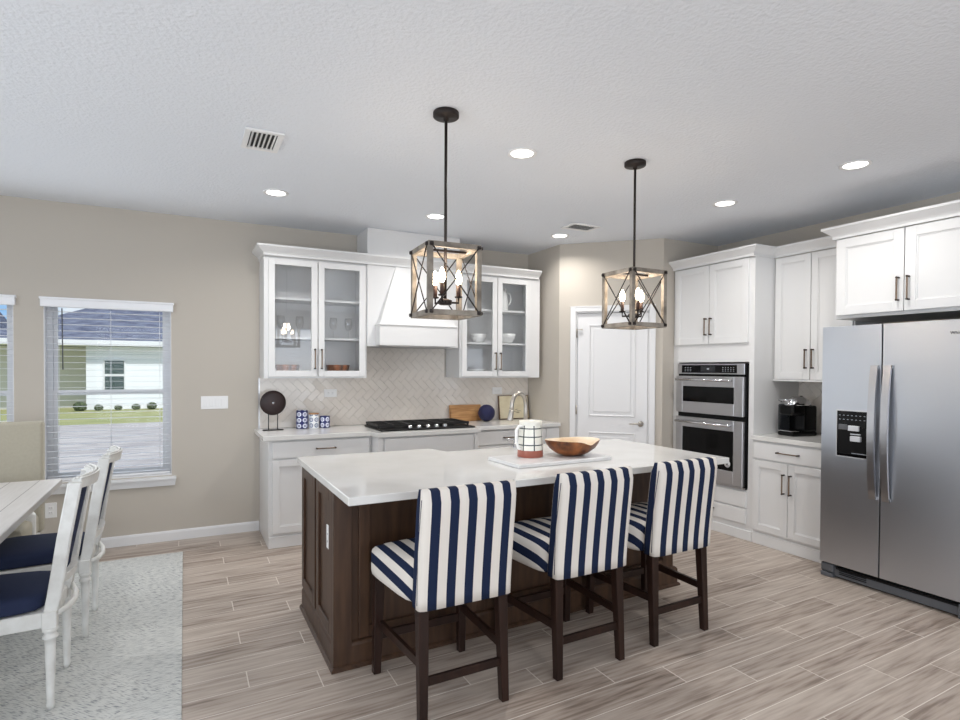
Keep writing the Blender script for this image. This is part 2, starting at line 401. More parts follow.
# ------------------------------------------------------------------ room shell
struct(MB().box(-3.5, XW + .15, -3.0, YW + .15, -.12, 0).build('floor', 'floor'))
struct(MB().box(-3.5, XW + .15, -3.0, YW + .15, HC, HC + .12).build('ceiling', 'ceil'))
W1 = (-2.45, -1.145); W2 = (-.962, -.095); WZ = (.555, 2.0)
b = MB(); TH = .16
b.box(-3.5, W1[0], YW, YW + TH, 0, HC); b.box(W1[1], W2[0], YW, YW + TH, 0, HC); b.box(W2[1], XW + .15, YW, YW + TH, 0, HC)
for a_, c_ in (W1, W2): b.box(a_, c_, YW, YW + TH, 0, WZ[0]); b.box(a_, c_, YW, YW + TH, WZ[1], HC)
struct(b.build('wall_back', 'wall'))
struct(MB().box(XW, XW + .15, -3.0, YW, 0, HC).build('wall_right', 'wall'))
# left and front walls of the open living side, with their openings
b = MB(); b.box(-3.65, -3.5, -3, -.5, 0, HC).box(-3.65, -3.5, 2.9, YW + .15, 0, HC).box(-3.65, -3.5, -.5, 2.9, 0, .65).box(-3.65, -3.5, -.5, 2.9, 2.25, HC)
struct(b.build('wall_left', 'wall'))
b = MB(); b.box(-3.65, -1.7, -3.15, -3, 0, HC).box(2.9, XW + .15, -3.15, -3, 0, HC).box(-1.7, 2.9, -3.15, -3, 2.35, HC)
struct(b.build('wall_front', 'wall'))
# pantry: stub, diagonal with door, return
DG0 = (3.43, 4.865); DL = 1.018; DA = -math.pi / 4
struct(MB().box(3.43, 3.53, 4.865, YW, 0, HC).build('wall_pantry', 'wall'))
so, eo, dz = .175, .893, 2.045
dg = sempty('wall_diagonal', (DG0[0], DG0[1], 0), DA)
struct(MB().box(0, so, 0, .1, 0, HC).box(eo, DL, 0, .1, 0, HC).box(so, eo, 0, .1, dz, HC).build('wall_panel', 'wall', dg))
struct(MB().box(3.43 + DL * .7071, XW, 4.865 - DL * .7071, 4.865 - DL * .7071 + .1, 0, HC).build('wall_corner', 'wall'))
# door
dr = sempty('door_1', (DG0[0], DG0[1], 0), DA)
b = MB(); t = -.018
for (a_, c_, z0, z1) in ((so - .058, so, 0, dz + .058), (eo, eo + .058, 0, dz + .058), (so, eo, dz, dz + .058)):
    b.box(a_, c_, t, 0, z0, z1, .004)
b.box(so - .058, eo + .058, -.022, -.017, dz + .046, dz + .058)
b.box(so, so + .012, 0, .1, 0, dz).box(eo - .012, eo, 0, .1, 0, dz).box(so, eo, 0, .1, dz - .012, dz)
b.build('door_casing', 'trim', dr)
l0, l1, lz = so + .015, eo - .015, dz - .016
b = MB(); b.box(l0, l1, .012, .045, .008, lz)
def framed(b, u0, u1, z0, z1, d, out=.009, w=.014):
    for q in ((u0, u1, z0, z0 + w), (u0, u1, z1 - w, z1), (u0, u0 + w, z0 + w, z1 - w), (u1 - w, u1, z0 + w, z1 - w)):
        b.box(q[0], q[1], d - out, d + .002, q[2], q[3], .004)
    b.box(u0 + w + .03, u1 - w - .03, d - out * .7, d + .002, z0 + w + .03, z1 - w - .03, .006)
framed(b, l0 + .115, l1 - .115, .99, lz - .115, .012); framed(b, l0 + .115, l1 - .115, .22, .83, .012)
b.build('door_leaf', 'trim', dr)
b = MB(); hx, hz = l1 - .06, .925
b.lathe([(0, 0), (.028, 0), (.028, .008), (.02, .014), (.011, .016), (.011, .045), (0, .045)], 24, m=T((hx, .012, hz)) @ rx_(R(90)))
b.tube([(hx, -.03, hz), (hx - .04, -.036, hz + .002), (hx - .105, -.034, hz)], [.009, .008, .006])
b.build('door_handle', 'nickel', dr)['label'] = 'brushed nickel lever handle'
for z in (.25, 1.05, 1.83):
    MB().cyl(so + .008, -.006, z - .045, z + .045, .007, 10).box(so + .001, so + .015, -.004, .0, z - .045, z + .045).build('hinge', 'nickel', dr)
MB().box(so + .02, so + .06, -.012, -.004, 1.86, 1.872).cyl(so + .06, -.008, 1.858, 1.874, .006, 8).build('hinge_stop', 'nickel', dr)

# baseboards
bbp = [(0, 0), (.014, 0), (.014, .068), (.009, .08), (.003, .085), (0, .085)]
struct(MB().sweep([(-3.5, YW), (.595, YW)], bbp).build('baseboard_back', 'trim'))
struct(MB().sweep([(3.43, 4.866), (3.43 + (so - .06) * .7071, 4.866 - (so - .06) * .7071)], bbp).build('baseboard_diagonal', 'trim'))
struct(MB().sweep([(3.43 + .952 * .7071, 4.865 - .952 * .7071), (3.43 + DL * .7071, 4.865 - DL * .7071), (XF - .001, 4.865 - DL * .7071)], bbp).build('baseboard_corner', 'trim'))

# ------------------------------------------------------------------ windows and blinds
def window(n, x0, x1):
    w_ = sempty('window_%d' % n, ((x0 + x1) / 2, YW, WZ[0])); h = WZ[1] - WZ[0]; hw = (x1 - x0) / 2
    yg = .105
    b = MB()  # lining and outer frame
    b.box(-hw, -hw + .006, .002, yg, .012, h).box(hw - .006, hw, .002, yg, .012, h).box(-hw + .006, hw - .006, .002, yg, h - .006, h)
    b.box(-hw, -hw + .04, yg, yg + .05, 0, h).box(hw - .04, hw, yg, yg + .05, 0, h).box(-hw + .04, hw - .04, yg, yg + .05, h - .02, h).box(-hw + .04, hw - .04, yg, yg + .05, .0, .03)
    b.build('window_frame', 'trim', w_)
    zm = 1.245 - WZ[0]
    for nm, z0, z1, y in (('upper_sash', zm - .012, h - .02, yg + .028), ('lower_sash', .03, zm + .03, yg + .004)):
        b = MB(); e = .028
        b.box(-hw + .041, -hw + .04 + e, y, y + .02, z0, z1).box(hw - .04 - e, hw - .041, y, y + .02, z0, z1)
        b.box(-hw + .04 + e, hw - .04 - e, y, y + .02, z1 - e + .006, z1).box(-hw + .04 + e, hw - .04 - e, y, y + .02, z0, z0 + e)
        sa = b.build(nm, 'trim', w_)
        MB().box(-hw + .04 + e, hw - .04 - e, y + .008, y + .012, z0 + e, z1 - e + .006).build('glass_pane', 'pane', sa)
    b = MB(); b.box(-hw - .035, hw + .035, -.05, .002, -.032, -.008, .005, 2).box(-hw, hw, 0, yg, -.0, .012)
    b.sweep([(-hw - .022, 0), (-hw - .022, -.022), (hw + .022, -.022), (hw + .022, 0)], [(0, -.085), (.002, -.085), (.012, -.032), (0, -.032)], flip=1)
    b.box(-hw - .022, hw + .022, -.022, -.002, -.085, -.032)
    b.build('window_sill', 'trim', w_)
    return w_
window(1, *W1); window(2, *W2)
def blind(x0, x1, label, wand):
    hw = (x1 - x0) / 2; t_ = thing('window_blind', label, 'window blind', ((x0 + x1) / 2, YW, WZ[0] + .013), 0); h = 1.401
    MB().box(-hw - .016, hw + .016, -.038, -.001, h - .045, h + .026, .004).box(-hw - .022, hw + .022, -.046, -.001, h + .012, h + .03, .004).build('valance', 'slat', t_)
    b = MB(); n = 27; z0 = .03; dzz = (h - .075 - z0) / (n - 1)
    for k in range(n):
        z = z0 + k * dzz
        b.box(-hw + .01, hw - .01, -.025, .025, -.0011, .0011, m=T((0, .045, z)) @ rx_(R(-1)))
    b.build('slats', 'slat', t_)
    MB().box(-hw + .01, hw - .01, .02, .07, .0, .018, .004).build('bottom_rail', 'slat', t_)
    b = MB()
    for fx in (-.8, 0, .8) if hw < .5 else (-.85, -.3, .3, .85):
        for yy in (.019, .071): b.tube([(fx * hw, yy, .01), (fx * hw, yy, h - .05)], .0011, 5)
    b.build('ladder_cord', 'slat', t_)
    if wand: MB().tube([(-hw + .115, .012, h - .05), (-hw + .12, .006, h - .53)], .0042, 8).build('tilt_wand', 'grey', t_)['label'] = 'dark tilt wand'
blind(W1[0], W1[1], 'white slatted blind of the window cut off by the left edge of the photo', False)
blind(W2[0], W2[1], 'white slatted blind with dark wand over the window beside the glass cabinet', True)

# ------------------------------------------------------------------ outdoors
struct(MB().box(-40, 20, 20.3, 120, -.30, -.25).build('lawn', 'lawn'))
struct(MB().box(-40, 20, YW + .17, 20.3, -.30, -.255).build('gravel_yard', 'gravel'))
hs = thing('neighbour_house', 'single storey house with grey hipped roof and white siding seen through the window', 'house', (0, 27, -.25))
MB().box(-3.41, 9, 0, 6, 0, 2.5).build('front_wall', 'siding', hs)
MB().box(-12, -3.41, 1.5, 6, 0, 2.5).build('recessed_wall', 'stucco', hs)
bm = MB(); z = 2.72
A = [(-6.9, -.55, z), (9.5, -.55, z), (9.5, 9, z), (-6.9, 9, z)]
bm.hexa([(p[0], p[1], z - .02) for p in A], [(-.2, 4, 5.6), (6, 4, 5.6), (6, 4.6, 5.6), (-.2, 4.6, 5.6)])
bm.hexa([(-16, 3, z - .02), (-6.9, 3, z - .02), (-6.9, 9, z - .02), (-16, 9, z - .02)], [(-16, 5.5, 4.2), (-7.5, 5.5, 4.2), (-7.5, 6.5, 4.2), (-16, 6.5, 4.2)])
bm.build('roof', 'shingle', hs)
MB().box(-6.95, 9.5, -.6, -.5, z - .17, z + .01).box(-6.95, 9.5, -.6, 1.5, z - .2, z - .17).build('fascia', 'trim', hs)
hw_ = MB().box(-2.85, -2.08, -.05, .02, .74, 2.0, .01).build('window_surround', 'trim', hs)
MB().box(-2.79, -2.14, -.06, -.04, .80, 1.32).box(-2.79, -2.14, -.06, -.04, 1.42, 1.94).build('pane', 'darkwin', hw_)
for i, (x, r) in enumerate(((-3.55, .22), (-2.95, .15), (-2.3, .13), (-1.7, .15), (-1.15, .18))):
    rnd_ = random.Random(i); b = MB()
    r_ = bmesh.ops.create_icosphere(b.bm, subdivisions=3, radius=r)
    for v in b.bm.verts: v.co *= 1 + rnd_.uniform(-.16, .16); v.co.z *= .8
    o = b.build('foundation_shrub', 'shrub'); o.location = (x, 26.5, -.25 + r * .75)
    tag(o, ['largest dark shrub at the left corner of the white house wall', 'small shrub left of the neighbouring house window', 'small shrub under the neighbouring house window', 'low shrub just right of the neighbouring house window', 'shrub at the right end of the row along the white house'][i], 'shrub', 'shrubs along the neighbouring house')

# ------------------------------------------------------------------ cabinet helpers (local frame: x = along the run, y = depth behind the front, z up)
def shaker(u0, u1, z0, z1, d=0, rail=.055, t=.02, panel=True):
    b = MB(); g_ = .0015; u0 += g_; u1 -= g_; z0 += g_; z1 -= g_; bv = .0015
    b.box(u0, u0 + rail, d - t, d, z0, z1, bv); b.box(u1 - rail, u1, d - t, d, z0, z1, bv)
    b.box(u0 + rail, u1 - rail, d - t, d, z0, z0 + rail, bv); b.box(u0 + rail, u1 - rail, d - t, d, z1 - rail, z1, bv)
    if panel:
        b.box(u0 + rail, u1 - rail, d - t + .011, d - .002, z0 + rail, z1 - rail)
        w = .008; i0, i1, k0, k1 = u0 + rail, u1 - rail, z0 + rail, z1 - rail
        for q in ((i0, i1, k0, k0 + w), (i0, i1, k1 - w, k1), (i0, i0 + w, k0 + w, k1 - w), (i1 - w, i1, k0 + w, k1 - w)): b.box(q[0], q[1], d - t + .006, d - .004, q[2], q[3])
    return b
def slab(u0, u1, z0, z1, d=0, t=.02): return MB().box(u0 + .0015, u1 - .0015, d - t, d, z0 + .0015, z1 - .0015, .003)
def pull_v(u, z0, z1, parent, d=-.02):
    b = MB().box(u - .005, u + .005, d - .034, d - .024, z0, z1, .002); h = b.build('handle', 'pull', parent)
    for z in (z0 + .007, z1 - .007): MB().cyl(0, 0, 0, .034, .0065, 10, m=T((u, d, z)) @ rx_(R(90))).build('handle_post', 'pulldark', h)
    return h
def pull_h(u0, u1, z, parent, d=-.02):
    h = MB().box(u0, u1, d - .034, d - .024, z - .005, z + .005, .002).build('handle', 'pull', parent)
    for x in (u0 + .007, u1 - .007): MB().cyl(0, 0, 0, .034, .0065, 10, m=T((x, d, z)) @ rx_(R(90))).build('handle_post', 'pulldark', h)
    return h
CROWN = [(0, 0), (.006, 0), (.006, .018), (.014, .03), (.032, .045), (.05, .06), (.055, .066), (.062, .068), (.062, .085), (0, .085)]
def crown(path, z, flip=1): return MB().sweep(path, [(o, z + h) for o, h in CROWN], flip=flip)

# ---- glass-door wall cabinets
def glass_cabinet(x0, x1, label, group, ds, fill_l=.03, fill_r=.03):
    t_ = thing('display_cabinet', label, 'glass cabinet', (x0, YU, 0), 0, group); W = x1 - x0; D = YW - YU - .003; z0, z1 = 1.372, 2.41
    b = MB(); s = .018
    b.box(0, s, .02, D, z0, z1).box(W - s, W, .02, D, z0, z1).box(s, W - s, .02, D, z0, z0 + s).box(s, W - s, .02, D, z1 - s, z1).box(s, W - s, D - .008, D, z0 + s, z1 - s)
    b.box(0, ds[0][0] + .004, -.0, .02, z0, z1).box(ds[1][1] - .004, W, 0, .02, z0, z1)
    b.box(ds[0][0] + .004, ds[1][1] - .004, 0, .02, z0, z0 + .025).box(ds[0][0] + .004, ds[1][1] - .004, 0, .02, z1 - .03, z1)
    b.build('cabinet_body', 'cab', t_)
    for z in (1.713, 2.052): MB().box(s + .001, W - s - .001, .03, D - .01, z, z + .019).build('shelf', 'cab', t_)
    for i, (a_, c_) in enumerate(ds):
        d_ = shaker(a_, c_, 1.385, 2.395, 0, .052, panel=False).build('door', 'cab', t_)
        MB().box(a_ + .05, c_ - .05, -.012, -.008, 1.435, 2.345).build('glass_pane', 'glass', d_)
        pull_v(c_ - .026 if i == 0 else a_ + .026, 1.452, 1.63, d_)
    return t_
CL0 = .60
glass_cabinet(CL0, 1.487, 'white wall cabinet with two glass doors beside the window wall', 'glass front wall cabinets', ((.033, .443), (.449, .868)))
CR0 = 2.425
glass_cabinet(CR0, 3.37, 'white glass door wall cabinet between range hood and pantry corner', 'glass front wall cabinets', ((.022, .42), (.426, .815)))
# ---- hood
hd = thing('range_hood', 'white boxed wooden range hood with tapered front and tall chimney above the cooktop', 'range hood', (1.947, YW, 0))
b = MB(); hw2 = .458
b.box(-hw2, -hw2 + .11, -.345, -.003, 1.665, 2.41).box(hw2 - .11, hw2, -.345, -.003, 1.665, 2.41).box(-hw2 + .11, hw2 - .11, -.345, -.003, 1.86, 2.41)
b.build('hood_surround', 'cab', hd)
b = MB().box(-.382, .382, -.475, -.345, 1.672, 1.865, .003).box(-.39, .39, -.485, -.346, 1.853, 1.868, .004)
b.build('hood_band', 'cab', hd)
MB().hexa([(-.375, -.465, 1.868), (.375, -.465, 1.868), (.375, -.346, 1.868), (-.375, -.346, 1.868)], [(-.19, -.36, 2.405), (.19, -.36, 2.405), (.19, -.346, 2.405), (-.19, -.346, 2.405)]).build('tapered_front', 'cab', hd)
MB().box(-.33, .33, -.44, -.02, 1.666, 1.68).build('filter_panel', 'steel2', hd)
b = MB().box(-hw2 - .005, hw2 + .005, -.36, -.003, 2.496, HC - .002)
b.box(-hw2 - .005, hw2 + .005, -.366, -.36, 2.496, 2.53).box(-hw2 - .005, hw2 + .005, -.366, -.36, HC - .03, HC - .002)
b.build('chimney_box', 'cab', hd)
# crown across cabinets and hood
struct(crown([(.60, YW - .002), (.60, YU - .021), (3.345, YU - .021)], 2.4105, flip=1).build('trim_1', 'cab'))
# ---- contents of the glass cabinets
def bowl_mb(r, h, seg=32, wob=0):
    pr = [(0, 0), (r * .45, 0), (r * .62, h * .12), (r * .88, h * .5), (r, h), (r * .95, h), (r * .83, h * .52), (r * .55, h * .18), (0, h * .12)]
    return MB().lathe(pr, seg)
for i, (x, lb) in enumerate(((.816, 'dark striped wooden bowl at the bottom behind the left glass door'), (1.265, 'dark striped wooden bowl at the bottom behind the second glass door'))):
    pr = [(0, 0), (.07, 0), (.095, .04), (.107, .1), (.1, .1), (.088, .045), (.06, .012), (0, .01)]
    o = MB().lathe(pr, 28).build('wooden_bowl', 'stump'); o.location = (x, 5.31, 1.391); tag(o, lb, 'bowl', 'wooden bowls in the glass cabinet')
def glass_mb():
    return MB().lathe([(0, 0), (.032, 0), (.032, .003), (.004, .008), (.0035, .07), (.02, .085), (.034, .115), (.035, .15), (.029, .19), (.0275, .19), (.033, .15), (.031, .118), (.018, .09), (0, .082)], 20)
gl0 = None
for i, (x, y, d) in enumerate(((.76, 5.3, 'leftmost'), (.92, 5.3, 'second from the left'), (1.22, 5.3, 'third from the left'), (1.36, 5.3, 'rightmost'))):
    if gl0 is None: gl0 = glass_mb().build('wine_glass', 'glassware'); o = gl0
    else: o = gl0.copy(); COL.objects.link(o)
    o.location = (x, y, 1.733); tag(o, 'stemmed glass on a left cabinet shelf, %s of four' % d, 'glass', 'wine glasses in the glass cabinet')
o = bowl_mb(.085, .09).build('serving_bowl', 'ceramic'); o.location = (2.72, 5.30, 1.733); tag(o, 'white bowl on the shelf behind the third glass door', 'bowl', 'white bowls in the right glass cabinet')
o = bowl_mb(.1, .1).build('serving_bowl', 'ceramic'); o.location = (3.05, 5.29, 1.733); tag(o, 'wider white bowl on the shelf behind the rightmost glass door', 'bowl', 'white bowls in the right glass cabinet')
jug = thing('ceramic_jug', 'tall white jug on the top shelf behind the rightmost glass door', 'jug', (2.99, 5.29, 2.072))
MB().lathe([(0, 0), (.062, 0), (.068, .02), (.066, .12), (.05, .2), (.055, .235), (.05, .235), (.045, .2), (.06, .11), (.06, .02), (0, .015)], 28).build('jug_body', 'ceramic', jug)
MB().tube([(.055, 0, .2), (.10, 0, .195), (.115, 0, .14), (.095, 0, .08), (.062, 0, .06)], .008).build('handle', 'ceramic', jug)
o = MB().lathe([(0, 0), (.08, 0), (.115, .02), (.115, .024), (.08, .006), (0, .006)], 28).build('dinner_plate', 'ceramic'); o.location = (2.69, 5.29, 1.391); p0 = o
tag(o, 'bottom plate of the low grey-white plate stack behind the third glass door', 'plate', 'plates in the right glass cabinet')
for k, nm in ((1, 'middle'), (2, 'top')):
    o = p0.copy(); COL.objects.link(o); o.location = (2.69, 5.29, 1.391 + .022 * k); tag(o, nm + ' plate of the low grey-white plate stack behind the third glass door', 'plate', 'plates in the right glass cabinet')

# ---- left run base cabinets
def toe(b, u0, u1, d0, D, h=.105):  b.box(u0, u1, d0, D, 0, h); b.box(u0 - .0, u1, d0 - .012, d0, 0, h - .012, .003); return b
def base_body(name, label, u0, u1, loc, rot, D, d0=0, cat='cabinet', group=None):
    t_ = thing(name, label, cat, loc, rot, group)
    b = MB().box(u0, u1, d0, D, .105, .874); toe(b, u0, u1, d0 + .002, D); b.build('cabinet_body', 'cab', t_); return t_
L = (0, YF, 0); DB = YW - YF - .003
c1 = base_body('base_cabinet', 'white base cabinet with one drawer under the brown disc ornament', .60, 1.452, L, 0, DB)
d_ = slab(.628, 1.43, .726, .862).build('drawer', 'cab', c1); pull_h(.97, 1.136, .795, d_)
for a_, c_, i in ((.628, 1.028, 0), (1.031, 1.43, 1)):
    d_ = shaker(a_, c_, .118, .716).build('door', 'cab', c1); pull_v(c_ - .03 if i == 0 else a_ + .03, .53, .69, d_)
c2 = base_body('cooktop_cabinet', 'white base cabinet standing slightly forward under the gas cooktop', 1.455, 2.415, L, 0, DB, -.15)
for x0_, x1_ in ((1.455, 1.505), (2.375, 2.415)): MB().box(x0_, x1_, -.166, -.15, .0, .874, .004).build('corner_post', 'cab', c2)
slab(1.515, 2.368, .70, .862, -.15).build('drawer', 'cab', c2)
for a_, c_, i in ((1.515, 1.94, 0), (1.943, 2.368, 1)):
    d_ = shaker(a_, c_, .118, .69, -.15).build('door', 'cab', c2); pull_v(c_ - .03 if i == 0 else a_ + .03, .50, .66, d_, -.17)
c3 = base_body('base_cabinet', 'white base cabinet with one drawer at the pantry end of the cooktop wall', 2.418, 3.427, L, 0, DB)
d_ = slab(2.44, 3.26, .726, .862).build('drawer', 'cab', c3); pull_h(2.76, 2.96, .795, d_)
for a_, c_, i in ((2.44, 2.85, 0), (2.853, 3.26, 1)):
    d_ = shaker(a_, c_, .118, .716).build('door', 'cab', c3); pull_v(c_ - .03 if i == 0 else a_ + .03, .53, .69, d_)
MB().box(3.27, 3.427, -.018, 0, .118, .862, .002).build('filler_panel', 'cab', c3)
pts = [(.556, YW - .002), (.556, YF - .04), (1.43, YF - .04), (1.45, YF - .19), (2.425, YF - .19), (2.445, YF - .04), (3.428, YF - .04), (3.428, YW - .002)]
tag(MB().prism(pts, .8765, .914, bev=.003).build('countertop', 'quartz'), 'white quartz countertop along the cooktop wall', 'countertop')

# ---- herringbone backsplash (real tiles with slight individual tilts)
M['tile'] = mat('glazed greige tile', srgb(230, 223, 215), .1, spec=.5, col2=srgb(223, 215, 206), nscale=3)
M['grout'] = mat('light grout', srgb(222, 216, 208), .8)
def herring(rects, mat_, name):
    """rects: list of (u0,u1,z0,z1); tiles lie in the x-z plane, front towards -y, at y=0..-.008"""
    out = bmesh.new(); rg = random.Random(3)
    for (u0, u1, z0, z1) in rects:
        bm = bmesh.new(); w_ = .0615; l_ = w_ * 2; gp = .0015
        cx, cz = (u0 + u1) / 2, (z0 + z1) / 2; N = int(max(u1 - u0, z1 - z0) / w_) + 6
        rot = Matrix.Rotation(R(45), 4, 'Y')
        for i in range(-N, N):
            for j in range(-N // 2, N // 2):
                for k in (0, 1):
                    # herringbone cell
                    if k == 0: a0, b0, a1, b1 = i * w_ + j * 4 * w_ / 1, i * w_, i * w_ + j * 4 * w_ + l_, i * w_ + w_
                    else: a0, b0, a1, b1 = i * w_ + j * 4 * w_ - w_ + 0, i * w_ , i * w_ + j * 4 * w_, i * w_ + l_
                    ca, cb = (a0 + a1) / 2, (b0 + b1) / 2
                    p = rot @ Vector((ca, 0, cb))
                    if not (u0 - .1 < cx + p.x < u1 + .1 and z0 - .1 < cz + p.z < z1 + .1): continue
                    r_ = bmesh.ops.create_cube(bm, size=1)
                    tilt = Matrix.Rotation(rg.gauss(0, R(.6)), 4, 'X') @ Matrix.Rotation(rg.gauss(0, R(.6)), 4, 'Z')
                    mt = T((cx, 0, cz)) @ rot @ T((ca, -.004, cb)) @ tilt @ Matrix.Diagonal((a1 - a0 - gp, .008, b1 - b0 - gp, 1))
                    bmesh.ops.transform(bm, matrix=mt, verts=r_['verts'])
        for co, no in (((u0, 0, 0), (-1, 0, 0)), ((u1, 0, 0), (1, 0, 0)), ((0, 0, z0), (0, 0, -1)), ((0, 0, z1), (0, 0, 1))):
            bmesh.ops.bisect_plane(bm, geom=bm.verts[:] + bm.edges[:] + bm.faces[:], dist=1e-5, plane_co=co, plane_no=no, clear_outer=True)
        me = bpy.data.meshes.new('x'); bm.to_mesh(me); bm.free(); out.from_mesh(me); bpy.data.meshes.remove(me)
    b = MB(); b.bm.free(); b.bm = out; return b
bs = thing('backsplash', 'greige herringbone tile backsplash between the cooktop counter and wall cabinets', 'backsplash', (0, YW - .006, 0))
MB().box(.60, 3.427, 0, .004, .915, 1.371).box(1.489, 2.405, 0, .004, 1.371, 1.664).build('grout_bed', 'grout', bs)
herring([(.60, 3.427, .9155, 1.371), (1.49, 2.404, 1.3711, 1.664)], 'tile', 'x').build('tiles', 'tile', bs)
MB().box(.592, .60, -.01, .004, .915, 1.371).build('edge_trim', 'steel2', bs)['label'] = 'thin metal edge strip'
bs2 = thing('backsplash', 'greige herringbone tile backsplash behind the coffee maker', 'backsplash', (XW - .006, 3.243, 0), R(-90))
MB().box(0, .69, 0, .004, .915, 1.371).build('grout_bed', 'grout', bs2)
herring([(0, .69, .9155, 1.371)], 'tile', 'x').build('tiles', 'tile', bs2)

# ---- right run (root at the far-left corner seen from the kitchen, local x runs towards the camera)
RL = (XF, 4.142, 0); RR = R(-90); DR = XW - XF - .003
ot = thing('oven_tower', 'tall white cabinet tower holding the wall ovens', 'cabinet', RL, RR); WT = 4.142 - 3.245
b = MB(); s = .04
b.box(0, s, 0, DR, 0, 2.43).box(WT - .048, WT, 0, DR, 0, 2.43).box(s, WT - .048, 0, DR, 1.535, 2.43).box(s, .067, 0, DR, .43, 1.535).box(s, WT - .048, 0, DR, 0, .43).box(s, WT - .048, DR - .02, DR, .43, 1.535)
b.box(0, WT, -.012, 0, 0, .085, .003)
b.build('cabinet_body', 'cab', ot)
u = lambda y: 4.142 - y
d_ = shaker(u(4.115), u(3.708), 1.70, 2.425, 0, .06).build('door', 'cab', ot); pull_v(u(3.735), 1.78, 1.94, d_)
d_ = shaker(u(3.705), u(3.297), 1.70, 2.425, 0, .06).build('door', 'cab', ot); pull_v(u(3.678), 1.78, 1.94, d_)
for z0, z1 in ((.135, .268), (.278, .418)):
    d_ = slab(u(4.10), u(3.297), z0, z1).build('drawer', 'cab', ot); pull_h(u(3.80), u(3.62), (z0 + z1) / 2 + .01, d_)
# wall ovens
wv = thing('built_in_oven', 'stainless steel combination wall oven and microwave with two handles', 'oven', (XF, 4.070, 0), RR); WO = .765
MB().box(.01, WO - .01, 0.004, DR - .03, .44, 1.52).box(0, WO, -.008, .0035, .433, 1.525).build('oven_body', 'black', wv)
MB().box(.004, WO - .012, -.03, -.009, 1.425, 1.52, .003).build('control_panel', 'steel2', wv)
cpn = MB().box(.06, WO - .085, -.033, -.029, 1.436, 1.508, .002).build('control_glass', 'blackgl', wv)
b = MB()
for i in range(3):
    for j in range(3): b.box(.10 + i * .03, .115 + i * .03, -.0345, -.0325, 1.452 + j * .016, 1.456 + j * .016)
for i in range(5):
    for j in range(3): b.box(.53 + i * .028, .54 + i * .028, -.0345, -.0325, 1.452 + j * .016, 1.457 + j * .016)
b.box(.36, .385, -.0345, -.0325, 1.468, 1.478); b.build('control_marks', 'screen', cpn)
MB().box(.29, .45, -.0342, -.0325, 1.446, 1.498).build('display', 'lcd', cpn)
def ovendoor(z0, z1, win, nm, hz):
    b = MB(); w0, w1, v0, v1 = win
    b.box(.004, w0, -.045, -.009, z0, z1, .002).box(w1, WO - .012, -.045, -.009, z0, z1, .002).box(w0, w1, -.045, -.009, z0, v0, .002).box(w0, w1, -.045, -.009, v1, z1, .002)
    e_ = .012
    d_ = b.build(nm, 'steel2', wv)
    MB().box(w0, w1, -.040, -.02, v0, v1).build('door_glass', 'blackgl', d_)
    b = MB(); b.tube([(.035, -.085, hz), (WO - .13, -.085, hz)], .011, 12)
    for x in (.04, WO - .135): b.tube([(x, -.044, hz), (x, -.092, hz)], .012, 12)
    b.build('door_handle', 'chrome', d_)
    return d_
ovendoor(1.06, 1.405, (.085, WO - .105, 1.165, 1.31), 'microwave_door', 1.372)
od = ovendoor(.455, 1.018, (.085, WO - .105, .575, .925), 'oven_door', .975)
MB().lathe([(0, 0), (.031, 0), (.031, .002), (0, .002)], 28, m=T((WO - .165, -.041, .635)) @ rx_(R(90))).build('badge', 'badge', od)['label'] = 'round silver sticker on the glass'
b = MB(); b.box(-.0035, .0035, 0, .001, -.014, .014, m=T((WO - .171, -.044, .635)))
b.box(-.003, .003, 0, .001, -.012, .012, m=T((WO - .160, -.044, .641)) @ ry_(R(42))).box(-.003, .003, 0, .001, -.012, .012, m=T((WO - .160, -.044, .628)) @ ry_(R(-42)))
b.build('badge_mark', 'letters', od)
MB().box(.004, WO - .004, -.02, -.009, .433, .447).build('bottom_vent', 'steel2', wv)
# wall cabinet right
XU = XW - .35
wc = thing('wall_cabinet', 'white two door wall cabinet above the coffee maker', 'cabinet', (XU, 3.243, 0), RR); WW = 3.243 - 2.573
MB().box(0, WW, 0, .347, 1.372, 2.43).box(0, WW, -.02, 0, 1.372, 1.384).build('cabinet_body', 'cab', wc)
hm = 3.243 - 2.915
d_ = shaker(.012, hm, 1.388, 2.425, 0, .055).build('door', 'cab', wc); pull_v(hm - .028, 1.478, 1.64, d_)
d_ = shaker(hm + .003, WW - .008, 1.388, 2.425, 0, .055).build('door', 'cab', wc); pull_v(hm + .031, 1.478, 1.64, d_)
# base cabinet right
bc = base_body('base_cabinet', 'white base cabinet with drawer and two doors beside the refrigerator', 0, WW, (XF, 3.243, 0), RR, DR)
d_ = slab(.01, WW - .01, .722, .862).build('drawer', 'cab', bc); pull_h(3.243 - 3.005, 3.243 - 2.815, .795, d_)
d_ = shaker(.01, hm - .002, .118, .712).build('door', 'cab', bc); pull_v(hm - .03, .465, .63, d_)
d_ = shaker(hm + .001, WW - .01, .118, .712).build('door', 'cab', bc); pull_v(hm + .03, .465, .63, d_)
tag(MB().box(XF - .03, XW - .002, 2.573, 3.243, .8765, .914, .003).build('countertop', 'quartz'), 'short white quartz countertop under the coffee maker', 'countertop')
